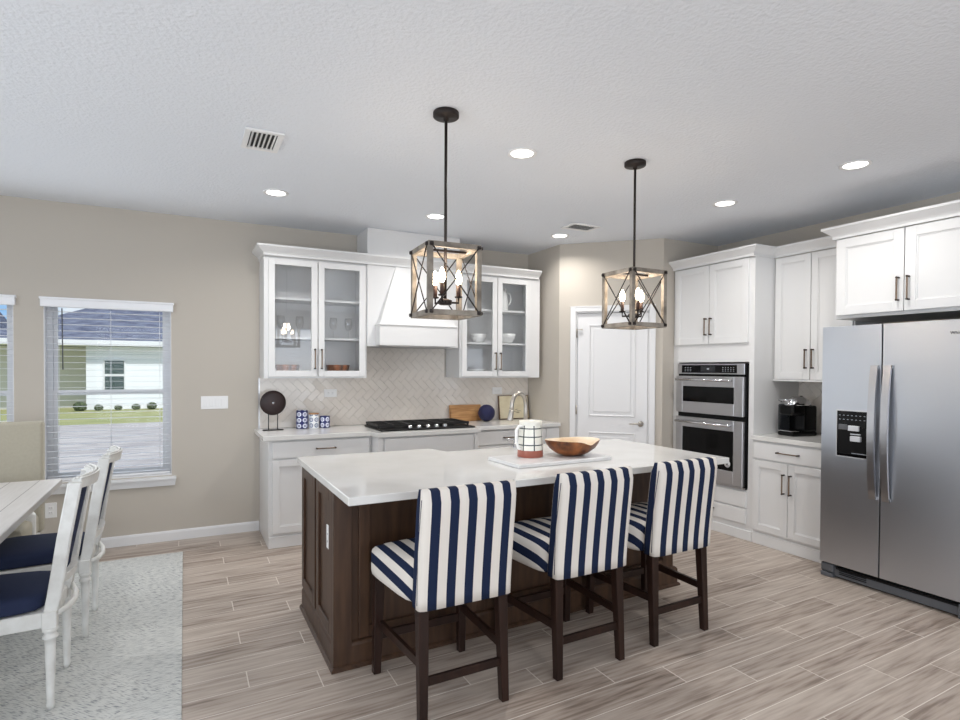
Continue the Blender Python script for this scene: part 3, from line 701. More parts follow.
# fridge cabinet
fc = thing('fridge_cabinet', 'white two door cabinet above the refrigerator', 'cabinet', (XF, 2.57, 0), RR); WF = .955
MB().box(0, WF, 0, DR, 1.845, 2.43).build('cabinet_body', 'cab', fc)
d_ = shaker(.015, .462, 1.868, 2.425, 0, .065).build('door', 'cab', fc); pull_v(.432, 1.935, 2.10, d_)
d_ = shaker(.465, .935, 1.868, 2.425, 0, .065).build('door', 'cab', fc); pull_v(.495, 1.935, 2.10, d_)
tag(MB().box(XF + .03, XW - .003, 1.59, 1.612, 0, 1.84).build('end_panel', 'cab'), 'white full height panel at the far side of the refrigerator', 'panel')
yc = 4.142
struct(crown([(XF - .021, yc), (XF - .021, 3.245), (XU - .021, 3.245), (XU - .021, 2.575), (XF - .021, 2.575), (XF - .021, 1.615)], 2.4305, flip=1).build('trim_2', 'cab'))

# ---- refrigerator
fr = thing('refrigerator', 'stainless steel side by side refrigerator with ice and water dispenser', 'refrigerator', (4.05, 2.508, 0), RR); FW = .905; g0 = .393
MB().box(.012, FW - .012, .075, .80, .03, 1.755, .004).build('fridge_body', 'black', fr)
def door(u0, u1, nm, cut=None):
    b = MB(); z0, z1 = .105, 1.772
    n = 1; pts = []
    for k in range(n + 1):
        s_ = k / n; uu = u0 + (u1 - u0) * s_; edge_ = min(s_, 1 - s_) * (u1 - u0)
        pts.append((uu, .0))
    pts = pts + [(u1, .014), (u0, .014)]
    b.prism(pts, z0, z1, bev=.001)
    if cut:
        a0, a1, c0, c1 = cut; bm = b.bm
    d_ = b.build(nm, 'steel', fr); MB().box(u0 + .002, u1 - .002, .0145, .07, z0 + .002, z1 - .002).build('door_liner', 'black', d_)
    return d_
fd = door(0, g0 - .0045, 'freezer_door'); rd = door(g0 + .0045, FW, 'fridge_door')
MB().box(g0 - .03, g0 + .03, .0705, .0745, .105, 1.77).box(.015, FW - .015, .0705, .0745, .105, 1.755).build('door_gap_strip', 'black', fr)  # black strip put behind the door gap so its shade reads dark
def fhandle(u, p, du):
    b = MB(); pts = []; n = 14; z0, z1 = .615, 1.50
    V = []
    for k in range(n + 1):
        s_ = k / n; z = z0 + (z1 - z0) * s_; bow = math.sin(math.pi * s_) ** .8; y = -.02 - .034 * bow; t_ = .014
        uu = u + du * (bow * .5)
        V.append([b.bm.verts.new(q) for q in ((uu - .022, y, z), (uu + .022, y, z), (uu + .022, y + t_, z), (uu - .022, y + t_, z))])
    for a_, c_ in zip(V, V[1:]):
        for i in range(4): b.bm.faces.new((a_[i], a_[(i + 1) % 4], c_[(i + 1) % 4], c_[i]))
    b.bm.faces.new(V[0]); b.bm.faces.new(V[-1][::-1]); bmesh.ops.recalc_face_normals(b.bm, faces=b.bm.faces[:])
    b.box(u - .022, u + .022, -.02, .004, z0, z0 + .02).box(u - .022, u + .022, -.02, .004, z1 - .02, z1)
    b.build('door_handle', 'steel2', p)
fhandle(g0 - .038, fd, 0); fhandle(g0 + .042, rd, 0)
dp = MB().box(.105, .345, -.006, .004, .868, 1.195, .003, 2).build('dispenser_frame', 'badge', fd)
MB().box(.112, .338, -.0085, -.003, .875, 1.188, .003).build('dispenser_panel', 'blackgloss', dp)
b = MB().box(.125, .325, -.0105, -.008, .893, 1.075).build('dispenser_recess', 'black', dp)
MB().box(.195, .265, -.024, -.009, 1.055, 1.09, .002).box(.21, .275, -.02, -.009, 1.03, 1.036).box(.215, .28, -.034, -.009, .985, 1.02, .003).build('dispenser_paddle', 'badge', dp)
MB().box(.13, .185, -.02, -.009, 1.06, 1.095, .002).build('ice_chute', 'grey', dp)
b = MB()
for i in range(7):
    for j in range(2): b.box(.128 + i * .027, .138 + i * .027, -.0095, -.0084, 1.128 + j * .028, 1.1315 + j * .028)
b.box(.215, .325, -.011, -.0104, .90, .904); b.build('control_marks', 'screen', dp)
b = MB().box(.02, FW - .02, .035, .07, .012, .075, .003).box(.0, .085, .015, .07, .035, .095, .006).box(.0, .085, .01, .07, .0, .03, .005).box(FW - .085, FW, .015, .07, .0, .09, .006)
b.build('base_grille', 'grey', fr)
b = MB()
for k in range(3): b.box(.12, .30, .03, .034, .058 - k * .012, .063 - k * .012)
b.box(.10, FW - .09, .028, .034, .066, .080); b.build('grille_slots', 'black', fr)
MB().box(.01, .06, .03, .12, 1.757, 1.775, .003).box(FW - .06, FW - .01, .03, .12, 1.757, 1.775, .003).build('hinge_cover', 'black', fr)
tx = bpy.data.curves.new('logo', 'FONT'); tx.body = 'Whirlpool'; tx.size = .026; tx.extrude = .0006; tx.align_x = 'LEFT'
to = bpy.data.objects.new('logo', tx); COL.objects.link(to)
dgp = bpy.context.evaluated_depsgraph_get(); me = bpy.data.meshes.new_from_object(to.evaluated_get(dgp)); bpy.data.objects.remove(to)
me.materials.append(M['letters']); to = bpy.data.objects.new('logo', me); COL.objects.link(to); to.parent = rd
to.matrix_local = T((g0 + .372, -.002, 1.685)) @ rx_(R(90))

# ---- coffee maker
cm = thing('coffee_maker', 'black single serve coffee maker with domed silver lid on the short counter', 'coffee maker', (4.60, 3.075, .9145), R(-100)); cm.scale = (.80, .86, 1.0)
MB().box(-.085, .12, -.14, .16, 0, .035, .012, 2).box(-.085, .12, .0, .16, .03, .255, .02, 3).box(-.08, .115, -.135, .05, .17, .262, .03, 3).build('machine_body', 'blackgloss', cm)
MB().box(-.125, -.088, -.10, .14, .035, .262, .012, 2).build('water_tank', 'tank', cm)
MB().lathe([(0, .07), (.05, .066), (.085, .045), (.105, .015), (.11, 0), (0, 0)], 28).xf(lambda c: (c.x * .95 + .018, c.y * 1.3 + .01, c.z * 1.05 + .258)).build('lid', 'chrome', cm)['label'] = 'domed silver lid'
MB().tube([(-.04, -.13, .29), (-.045, -.165, .3), (.02, -.175, .3), (.08, -.165, .3), (.075, -.13, .29)], .007).build('lid_handle', 'chrome', cm)
MB().cyl(.02, .05, .315, .335, .014, 12).cyl(.05, .04, .31, .328, .012, 12).build('buttons', 'bronze', cm)
MB().box(-.06, .09, -.135, -.03, .036, .044, .003).build('drip_tray', 'chrome', cm)
tag(MB().tube([(4.66, 2.878, 1.12), (4.70, 2.84, 1.09), (4.74, 2.79, 1.02), (4.78, 2.74, .96), (4.76, 2.72, .93), (4.70, 2.76, .9215), (4.62, 2.85, .9205), (4.66, 2.83, .96), (4.80, 2.72, 1.0), (4.875, 2.66, 1.03)], .0045, 8).build('power_cord', 'rubber'), 'black power cord looping behind the coffee maker', 'cord')

# ------------------------------------------------------------------ island
SK = .034
def skew(c): return (c.x, c.y + SK * (c.x - .64), c.z)
isl = thing('kitchen_island', 'dark brown panelled kitchen island under the white quartz top', 'kitchen island', (0, 0, 0))
IX0, IX1, IY0, IY1 = .656, 2.96, 2.765, 3.40
b = MB().box(IX0, IX1, IY0, IY1, 0, .875).box(IX0, 1.46, IY1, 3.585, 0, .875)
b.xf(skew).build('island_body', 'brown', isl)
# end panels (left side, facing -x) : posts, two framed doors
def side_panel(y0, y1, x=IX0):
    b = MB(); z0, z1 = .135, .865; r_ = .06; t_ = .02
    b.box(x - t_, x, y0, y0 + r_, z0, z1, .002).box(x - t_, x, y1 - r_, y1, z0, z1, .002).box(x - t_, x, y0 + r_, y1 - r_, z0, z0 + r_, .002).box(x - t_, x, y0 + r_, y1 - r_, z1 - r_, z1, .002)
    b.box(x - t_ + .012, x, y0 + r_, y1 - r_, z0 + r_, z1 - r_)
    return b
side_panel(3.20, 3.585).xf(skew).build('end_panel', 'brown', isl)
side_panel(2.80, 3.165).xf(skew).build('end_panel', 'brown', isl)
MB().box(IX0 - .022, IX0 + .07, IY0 - .022, IY0 + .028, .0, .874, .003).xf(skew).build('corner_post', 'brown', isl)
b = MB()
segs = [(.76, 1.42), (1.42, 2.10), (2.10, 2.90)]
for a_, c_ in segs:
    r_ = .055; z0, z1 = .135, .865
    b.box(a_, a_ + r_, IY0 - .018, IY0, z0, z1, .002).box(c_ - r_, c_, IY0 - .018, IY0, z0, z1, .002).box(a_ + r_, c_ - r_, IY0 - .018, IY0, z0, z0 + r_, .002).box(a_ + r_, c_ - r_, IY0 - .018, IY0, z1 - r_, z1, .002)
    b.box(a_ + r_, a_ + r_ + .008, IY0 - .009, IY0, z0 + r_, z1 - r_).box(c_ - r_ - .008, c_ - r_, IY0 - .009, IY0, z0 + r_, z1 - r_)
b.xf(skew).build('front_panel', 'brown', isl)
bp = [(0, 0), (.034, 0), (.034, .012), (.026, .02), (.02, .022), (.02, .108), (.014, .12), (.004, .127), (0, .127)]
MB().sweep([(IX0, 3.585), (IX0, IY0 - .002), (IX1 + .002, IY0 - .002), (IX1 + .002, IY1)], bp, flip=1).xf(skew).build('base_moulding', 'brown', isl)
top = [(.618, 3.64), (.618, 2.405), (3.045, 2.385), (3.045, 3.46), (1.545, 3.43), (1.50, 3.61)]
it = tag(MB().prism(top, .877, .914, bev=.004).xf(skew).build('island_countertop', 'quartz'), 'large white quartz island top overhanging the stool side', 'countertop')
# outlet on island end
def plate(name, label, loc, rot, w_, h_, kind, cat, mt='plastic'):
    t_ = thing(name, label, cat, loc, rot)
    MB().box(-w_ / 2, w_ / 2, -.006, 0, -h_ / 2, h_ / 2, .002).build('cover_plate', mt, t_)
    if kind == 'outlet':
        for z in (-.019, .019):
            rec = MB().box(-.016, .016, -.0085, -.005, z - .014, z + .014, .002).build('receptacle', mt, t_)
            MB().box(-.007, -.005, -.0092, -.008, z - .004, z + .006).box(.005, .007, -.0092, -.008, z - .004, z + .006).build('slot', 'grey', rec)
    elif kind == 'outlet_h':
        for x in (-.019, .019):
            rec = MB().box(x - .014, x + .014, -.0085, -.005, -.016, .016, .002).build('receptacle', mt, t_)
            MB().box(x - .004, x + .006, -.0092, -.008, -.007, -.005).box(x - .004, x + .006, -.0092, -.008, .005, .007).build('slot', 'grey', rec)
    else:
        n = kind
        for k in range(n):
            x = (k - (n - 1) / 2) * .046
            MB().box(x - .016, x + .016, -.009, -.005, -.033, .033, .002).build('rocker_switch', mt, t_)
    return t_
plate('island_outlet', 'white outlet plate on the brown end of the island', (IX0 - .0095, 2.893, .612), R(-90), .075, .118, 'outlet', 'outlet')
plate('wall_outlet', 'white outlet low on the wall beneath the window sill', (-.922, YW - .0005, .345), 0, .075, .118, 'outlet', 'outlet')
plate('light_switch', 'white four gang light switch plate between window and cabinets', (.235, YW - .0005, 1.158), 0, .215, .112, 4, 'light switch')
plate('backsplash_outlet', 'white outlet in the tiles above the canisters', (1.229, YW - .0155, 1.225), 0, .118, .075, 'outlet_h', 'outlet')
plate('backsplash_outlet', 'white outlet in the tiles above the cream picture tile', (3.03, YW - .0155, 1.225), 0, .118, .075, 'outlet_h', 'outlet')

# ------------------------------------------------------------------ bar stools
def stool_proto():
    t_ = thing('bar_stool', 'x', 'bar stool')
    # seat cushion
    def seat(uv, vv):
        th = uv * 2 * math.pi; return None
    b = MB(); r_ = bmesh.ops.create_cube(b.bm, size=1)
    bmesh.ops.subdivide_edges(b.bm, edges=b.bm.edges[:], cuts=7, use_grid_fill=True)
    for v in b.bm.verts:
        x, y, z = v.co * 2
        # superellipse rounding
        n = 7.0; L_ = (abs(x) ** n + abs(y) ** n + abs(z) ** n) ** (1 / n); x, y, z = x / L_, y / L_, z / L_
        hw = .252 + .019 * y; zz = .553 + z * .086
        if z > 0: zz += .014 * (1 - x * x) * (1 - y * y * .8) - .03 * max(0, (y - .2) / .8) ** 2 * z
        v.co = Vector((x * hw, .03 + y * .235, zz))
    b.build('seat', 'stripe_seat', t_, smooth=True)
    # back: padded slab, slightly leaning, skirt reaching below the seat
    b = MB(); r_ = bmesh.ops.create_cube(b.bm, size=1)
    bmesh.ops.subdivide_edges(b.bm, edges=b.bm.edges[:], cuts=9, use_grid_fill=True)
    for v in b.bm.verts:
        x, y, z = v.co * 2
        n = 9.0; L_ = (abs(x) ** n + abs(z) ** n) ** (1 / n)
        xx, zz = x / L_ if L_ > .9 else x, z
        m_ = max(abs(x), abs(y)); q = (abs(x) ** 7 + abs(y) ** 7) ** (1 / 7); xx = x / max(q, 1e-6) * m_ ; yy = y / max(q, 1e-6) * m_
        zt = z
        if z > .6:   # roll the top edge
            k = (z - .6) / .4; yy *= 1 - .45 * k ** 3; zt = z - .03 * k * abs(y) ** 2
        Z_ = .730 + zt * .250; lean = -.055 * ((Z_ - .5) / .5) ** 1.2 if Z_ > .5 else 0
        v.co = Vector((xx * .221, -.240 + yy * .050 + lean, Z_))
    b.build('backrest', 'stripe_back', t_, smooth=True)
    for s_ in (-1, 1): MB().tube([(s_ * .2205, -.262, .50), (s_ * .2205, -.270, .72), (s_ * .2205, -.308, .94)], .0022, 6).build('piping', 'navy', t_)
    def leg(x0, y0, x1, y1, z1):
        a_, c_ = .018, .024
        b = MB().hexa([(x0 - a_, y0 - a_, 0), (x0 + a_, y0 - a_, 0), (x0 + a_, y0 + a_, 0), (x0 - a_, y0 + a_, 0)], [(x1 - c_, y1 - c_, z1), (x1 + c_, y1 - c_, z1), (x1 + c_, y1 + c_, z1), (x1 - c_, y1 + c_, z1)])
        bmesh.ops.bevel(b.bm, geom=b.bm.edges[:], offset=.003, segments=1, affect='EDGES'); return b.build('leg', 'espresso', t_)
    for s_ in (-1, 1):
        leg(s_ * .195, -.262, s_ * .188, -.235, .53); leg(s_ * .228, .222, s_ * .22, .21, .50)
    for s_ in (-1, 1):
        b = MB(); b.hexa([(s_ * .192 - .009, -.235, .225), (s_ * .192 + .009, -.235, .225), (s_ * .216 + .009, .205, .225), (s_ * .216 - .009, .205, .225)], [(s_ * .192 - .009, -.235, .262), (s_ * .192 + .009, -.235, .262), (s_ * .216 + .009, .205, .262), (s_ * .216 - .009, .205, .262)])
        b.build('stretcher', 'espresso', t_)
    MB().box(-.18, .18, -.262, -.244, .155, .192, .002).build('stretcher', 'espresso', t_)
    MB().box(-.205, .205, .205, .223, .165, .205, .002).build('footrest', 'espresso', t_)
    return t_
st = stool_proto(); locs = ((1.052, 2.435, R(1.5), 'navy and white striped bar stool nearest the camera at the left end of the island'),
        (1.752, 2.478, R(2), 'navy and white striped bar stool in the middle of the three at the island'),
        (2.40, 2.52, R(2), 'navy and white striped bar stool nearest the ovens at the right of the row'))
for i, (x, y, a_, lb) in enumerate(locs):
    o = st if i == 0 else copy_tree(st)
    o.location = (x, y, 0); o.rotation_euler = (0, 0, a_); o['label'] = lb; o['group'] = 'striped stools along the island'

# ------------------------------------------------------------------ items on the island
tag(MB().box(-.275, .40, -.17, .17, 0, .0215, .003).build('marble_board', 'marble'), 'white marble slab on the island beneath the pitcher and wooden bowl', 'serving board')
o = bpy.data.objects['marble_board']; o.location = (1.905, 2.87, .9145); o.rotation_euler = (0, 0, R(2))
pt = thing('ceramic_pitcher', 'white ceramic pitcher with dark grid lines and terracotta base', 'pitcher', (1.860, 2.93, .9365), R(12))
MB().lathe([(0, 0), (.076, 0), (.078, .006), (.076, .05), (.072, .12), (.066, .2), (.068, .215), (.063, .216), (.061, .2), (.067, .12), (.07, .02), (0, .015)], 36).xf(lambda c: (c.x * (1 + .12 * max(0, c.z - .18) / .036) if c.x > .03 else c.x, c.y, c.z)).build('pitcher_body', 'pitcher', pt)
MB().tube([(-.06, 0, .185), (-.095, 0, .187), (-.115, 0, .165), (-.115, 0, .10), (-.10, 0, .06), (-.07, 0, .05)], .0095, 10).build('handle', 'ceramic', pt)
wb = thing('wooden_bowl', 'oval burl wood bowl with an uneven rim on the marble slab', 'bowl', (2.12, 2.86, .9365), R(-12))
def bw(r, z, th, inner):
    a = th; wob = 1 + .04 * math.sin(3 * a + 1) ; dipz = -.022 * max(0, math.cos(a + R(65))) ** 24 * (z / .1) + .003 * math.sin(2 * a + .5) * (z / .1)
    return (r * 1.06 * wob * math.cos(a), r * .78 * wob * math.sin(a), (z + dipz) * .94)
po = [(.03, 0), (.06, .0), (.1, .018), (.138, .048), (.16, .082), (.165, .102)]
pi_ = [(.165, .102), (.156, .101), (.146, .085), (.118, .05), (.08, .024), (.03, .014), (.0, .012)]
def surf(pr): return lambda u_, v_: bw(pr[min(int(round(v_ * (len(pr) - 1))), len(pr) - 1)][0], pr[min(int(round(v_ * (len(pr) - 1))), len(pr) - 1)][1], u_ * 2 * math.pi, 0)
b = MB().grid(48, len(po), surf(po), True); b.lathe([(0, 0), (.03, 0)], 24); b.build('bowl_shell', 'burl', wb)
MB().grid(48, len(pi_), surf(pi_), True).build('bowl_inside', 'burlin', wb)['label'] = 'pale inner surface'
fa = thing('kitchen_faucet', 'brushed nickel gooseneck faucet standing on the island behind the pitcher', 'faucet', (2.10, 3.37, .9145), R(200))
MB().lathe([(0, 0), (.028, 0), (.028, .006), (.022, .012), (.019, .05), (.016, .07), (0, .07)], 24).build('faucet_base', 'nickel', fa)
arc = [(0, 0, .06), (0, 0, .26)] + [(.075 - .075 * math.cos(a), 0, .30 + .085 * math.sin(a)) for a in [math.pi * k / 12 for k in range(0, 13)]] + [(.155, 0, .26)]
MB().tube(arc, .0145, 14).build('spout', 'nickel', fa)
MB().tube([(.153, 0, .275), (.157, 0, .255), (.166, 0, .21), (.168, 0, .20)], [.015, .017, .02, .018], 14).build('spray_head', 'nickel', fa)
MB().tube([(0, .018, .045), (0, .05, .05)], .01, 12).tube([(0, .045, .05), (.005, .075, .085)], .006, 10).build('lever', 'nickel', fa)
sd = thing('soap_dispenser', 'small chrome dispenser beside the faucet, half hidden by the pitcher handle', 'dispenser', (2.045, 3.415, .9145))
MB().lathe([(0, 0), (.019, 0), (.019, .006), (.013, .01), (.013, .045), (.008, .05), (.008, .065), (0, .065)], 18).build('dispenser_base', 'chrome', sd)
MB().tube([(0, 0, .06), (-.04, -.01, .066), (-.075, -.02, .06)], .006, 8).build('nozzle', 'chrome', sd)

# ------------------------------------------------------------------ cooktop and counter items
ck = thing('gas_cooktop', 'black gas cooktop with iron grates and steel knobs set in the counter', 'cooktop', (1.965, 5.03, .9145))
cw, cd = .455, .265
MB().box(-cw, cw, -cd, cd, 0, .014, .004).build('burner_plate', 'black', ck)
for gx in (-.30, 0, .30):
    b = MB(); gw = .145
    for yy in (-.17, -.0, .17) if False else (-.14, .24): b.box(gx - gw, gx + gw, yy - .008, yy + .008, .026, .046)
    for xx in (gx - gw + .006, gx + gw - .006, gx): b.box(xx - .008, xx + .008, -.14, .24, .026, .046)
    for yy in (-.045, .05, .145): b.box(gx - gw, gx + gw, yy - .006, yy + .006, .03, .046)
    for xx in (gx - gw + .008, gx + gw - .008):
        for yy in (-.13, .23): b.box(xx - .007, xx + .007, yy - .007, yy + .007, .012, .036)
    b.build('grate', 'iron', ck)
for (x, y, r_) in ((-.3, -.04, .045), (-.3, .15, .038), (0, .05, .058), (.3, -.04, .038), (.3, .15, .048)):
    MB().cyl(x, y, .012, .02, r_).cyl(x, y, .02, .028, r_ * .72).build('burner', 'iron', ck)
for k in range(5):
    x = -.17 + k * .085; kb = MB().lathe([(0, .012), (.022, .012), (.021, .02), (.017, .04), (0, .041)], 20, (x, -.205, 0)).build('knob', 'chrome', ck)
dk = thing('disc_sculpture', 'dark brown wooden disc ornament on two black rods', 'ornament', (.693, 5.29, .9145))
MB().lathe([(0, -.014), (.08, -.013), (.107, -.004), (.109, 0), (.107, .004), (.08, .013), (0, .014)], 40, m=T((0, 0, .24)) @ rx_(R(90))).build('disc', 'disc', dk)
MB().lathe([(0, 0), (.009, 0), (.009, .003), (0, .003)], 16, m=T((0, -.014, .24)) @ rx_(R(90))).build('centre_stud', 'chrome', dk)
for x in (-.038, .038): MB().tube([(x, 0, .005), (x, 0, .14)], .0042, 8).build('rod', 'iron', dk)
MB().box(-.085, .085, -.03, .03, 0, .006, .002).build('base_plate', 'iron', dk)
for (x, h, r_, mt, lb) in ((.948, .165, .052, 'can_blue', 'tallest canister, navy with white rings'), (1.052, .135, .047, 'can_white', 'middle canister, white with grey rings'), (1.152, .105, .047, 'can_blue', 'shortest canister, navy with white rings, nearest the cooktop')):
    t_ = thing('canister', lb, 'canister', (x, 5.34, .9145), R(20), 'ring patterned canisters')
    MB().lathe([(0, 0), (r_ * .94, 0), (r_, .006), (r_, h - .014), (r_ * .96, h - .01), (0, h - .01)], 28).build('canister_body', mt, t_)
    MB().lathe([(0, h - .0095), (r_ * .97, h - .0095), (r_ * .97, h), (0, h)], 28).build('lid', 'acacia' if mt == 'can_white' else mt, t_)
bd = thing('cutting_board', 'light brown wooden cutting board leaning on the tiles right of the cooktop', 'cutting board', (2.63, 5.40, .9145))
MB().box(-.185, .185, -.009, .009, 0, .17, .006, 2, m=rx_(R(-10))).build('board', 'acacia', bd)
bd2 = tag(MB().box(-.15, .15, -.009, .009, 0, .125, .006, 2, m=rx_(R(-12))).build('cutting_board', 'acacia'), 'shorter wooden board leaning in front of the larger one', 'cutting board'); bd2.location = (2.60, 5.372, .9145)
b = MB(); bmesh.ops.create_icosphere(b.bm, subdivisions=4, radius=.088); o = b.build('beaded_ball', 'cobalt', smooth=True); o.location = (2.80, 5.26, 1.0025)
tag(o, 'dark cobalt blue textured ball beside the cutting boards', 'ornament')
pa = thing('picture_tile', 'cream picture tile with brown edge leaning on the backsplash', 'picture', (3.212, 5.405, .9145))
MB().box(-.18, .2, -.008, .006, 0, .26, .002, m=rx_(R(-7))).build('frame', mat('brown edge', srgb(110, 84, 60), .6), pa)
MB().box(-.17, .19, -.011, -.0085, .008, .252, m=rx_(R(-7))).build('tile_face', 'cream', pa)
b = MB(); rg = random.Random(5)
for k in range(16):
    x = -.06 + rg.uniform(0, .12); z = .07 + rg.uniform(0, .035); b.tube([(x, -.0125, z), (x + rg.uniform(.01, .05), -.0125, z + rg.uniform(-.012, .012))], .0011, 4)
b.xf(lambda c: rx_(R(-7)) @ c).build('drawn_motif', 'pulldark', pa)

# ------------------------------------------------------------------ pendants
def pendant(cx, cy, rot, label, zt=2.068, zb=1.722, st_=0):
    t_ = thing('pendant_light', label, 'pendant light', (cx, cy, HC), rot, 'cage pendants over the island'); H = HC
    b = MB().lathe([(0, -.001), (.063, -.001), (.065, -.004), (.065, -.024), (.062, -.027), (.014, -.028), (.012, -.045), (0, -.045)], 32); b.build('canopy', 'bronze', t_)
    MB().tube([(0, 0, -.03), (0, 0, zb + .085 - H)], .0075, 10).build('stem', 'bronze', t_)
    a_ = .125; w_ = .0125; z0, z1 = zb - H, zt - H
    b = MB()
    for sx in (-1, 1):
        for sy_ in (-1, 1): b.box(sx * a_ - w_, sx * a_ + w_, sy_ * a_ - w_, sy_ * a_ + w_, z0, z1, .001)
    for z in (z0 + w_, z1 - w_):
        for s_ in (-1, 1):
            b.box(-a_ + w_, a_ - w_, s_ * a_ - w_, s_ * a_ + w_, z - w_, z + w_, .001); b.box(s_ * a_ - w_, s_ * a_ + w_, -a_ + w_, a_ - w_, z - w_, z + w_, .001)
    b.build('cage', 'driftwood', t_)
    MB().box(-a_, a_, -.006, .006, z1 - .02, z1 - .01).build('cross_bar', 'bronze', t_)
    q = a_ + w_ + .002
    for ax in (0, 1):
        for s_ in (-1, 1):
            f = (lambda e, z: (e, s_ * q, z)) if ax == 0 else (lambda e, z: (s_ * q, e, z))
            b = MB().tube([f(-a_ + .002, z0 + .014), f(a_ - .002, z1 - .014)], .0033, 6).tube([f(a_ - .002, z0 + .014), f(-a_ + .002, z1 - .014)], .0033, 6)
            for e in (-1, 1):
                for z in (z0 + .014, z1 - .014):
                    p = f(e * (a_ - .002), z); b.box(p[0] - .009, p[0] + .009, p[1] - .009, p[1] + .009, z - .009, z + .009, .003)
            b.build('cross_rods', 'bronze', t_)
    hub = zb + .07 - H
    b = MB().lathe([(0, hub - .008), (.03, hub - .008), (.034, hub), (.034, hub + .014), (.012, hub + .022), (0, hub + .022)], 24); b.build('hub', 'bronze', t_)
    for k in range(3):
        an = R(st_ + 120 * k); dx, dy = math.cos(an), math.sin(an); r_ = .07
        arm = MB().tube([(0, 0, hub + .004), (dx * r_, dy * r_, hub + .004), (dx * r_, dy * r_, hub + .03)], .0055, 8).lathe([(0, hub + .028), (.018, hub + .03), (.02, hub + .036), (0, hub + .036)], 18, (dx * r_, dy * r_, 0)).build('arm', 'bronze', t_)
        MB().cyl(dx * r_, dy * r_, hub + .036, hub + .095, .0105, 14).build('candle_sleeve', 'candle', arm)
        MB().lathe([(0, hub + .095), (.009, hub + .097), (.0165, hub + .115), (.0175, hub + .125), (.013, hub + .145), (.005, hub + .165), (0, hub + .17)], 16, (dx * r_, dy * r_, 0)).build('bulb', 'bulb', arm)
    l_ = light('pendant_glow', 'POINT', (0, 0, hub + .19), (0, 0, 0), 3.0, (1, .85, .70), shadow_soft_size=.05); l_.parent = t_
pendant(1.163, 2.632, R(-3), 'cage pendant light hanging over the left half of the island', st_=-4)
pendant(2.47, 2.712, R(0), 'cage pendant light hanging over the right half of the island', st_=8)

# ------------------------------------------------------------------ ceiling fittings
cans = [(1.779, 2.914, 'ceiling downlight between the two pendants'), (3.698, 2.102, 'ceiling downlight nearest the refrigerator'), (3.68, 3.05, 'ceiling downlight in front of the oven tower'),
        (.599, 4.415, 'ceiling downlight in front of the left glass cabinet'), (3.198, 4.534, 'ceiling downlight nearest the pantry door'), (1.88, 4.457, 'ceiling downlight behind the left pendant rod')]
dl0 = None
for x, y, lb in cans:
    if dl0 is None:
        dl0 = thing('recessed_light', lb, 'ceiling light'); b = MB().lathe([(.066, -.001), (.088, -.001), (.088, -.005), (.08, -.008), (.07, -.007), (.066, -.004)], 40); b.bm.faces.new  # ring
        b.build('trim_ring', 'plastic', dl0); MB().lathe([(0, -.004), (.0665, -.004), (.0665, -.0015), (0, -.0015)], 40).build('lens', 'lens', dl0); o = dl0
    else: o = copy_tree(dl0)
    o.location = (x, y, HC); o['label'] = lb; o['group'] = 'recessed ceiling lights'
    light('downlight', 'AREA', (x, y, HC - .012), (0, 0, 0), 7.5, (1, .97, .93), shape='DISK', size=.13, spread=R(150))
for x, y in ((1.2, -.9), (3.4, -.6), (-1.2, 0.6), (-1.6, 3.6)):      # bare lamps over the living side, out of view, no fittings built
    light('downlight', 'AREA', (x, y, HC - .012), (0, 0, 0), 7.5, (1, .97, .93), shape='DISK', size=.13, spread=R(150))
def vent(x, y, lx, ly, label, n, rot=0):
    t_ = thing('ceiling_vent', label, 'ceiling vent', (x, y, HC), rot)
    b = MB(); e = .03
    b.box(-lx, lx, -ly, -ly + e, -.012, -.001, .002).box(-lx, lx, ly - e, ly, -.012, -.001, .002).box(-lx, -lx + e, -ly + e, ly - e, -.012, -.001, .002).box(lx - e, lx, -ly + e, ly - e, -.012, -.001, .002)
    b.build('vent_frame', 'plastic', t_)
    MB().box(-lx + e, lx - e, -ly + e, ly - e, -.003, -.001).build('backing', 'black', t_)
    b = MB()
    for k in range(n):
        xx = -lx + e + (2 * lx - 2 * e) * (k + .5) / n; b.box(-.007, .007, -ly + e, ly - e, -.0008, .0008, m=T((xx, 0, -.009)) @ ry_(R(-35)))
    b.build('louvres', 'plastic', t_)
vent(.392, 3.43, .1, .15, 'white ceiling vent above the dining side', 6)
vent(3.16, 4.16, .15, .1, 'small ceiling vent beside the pantry downlight', 9)

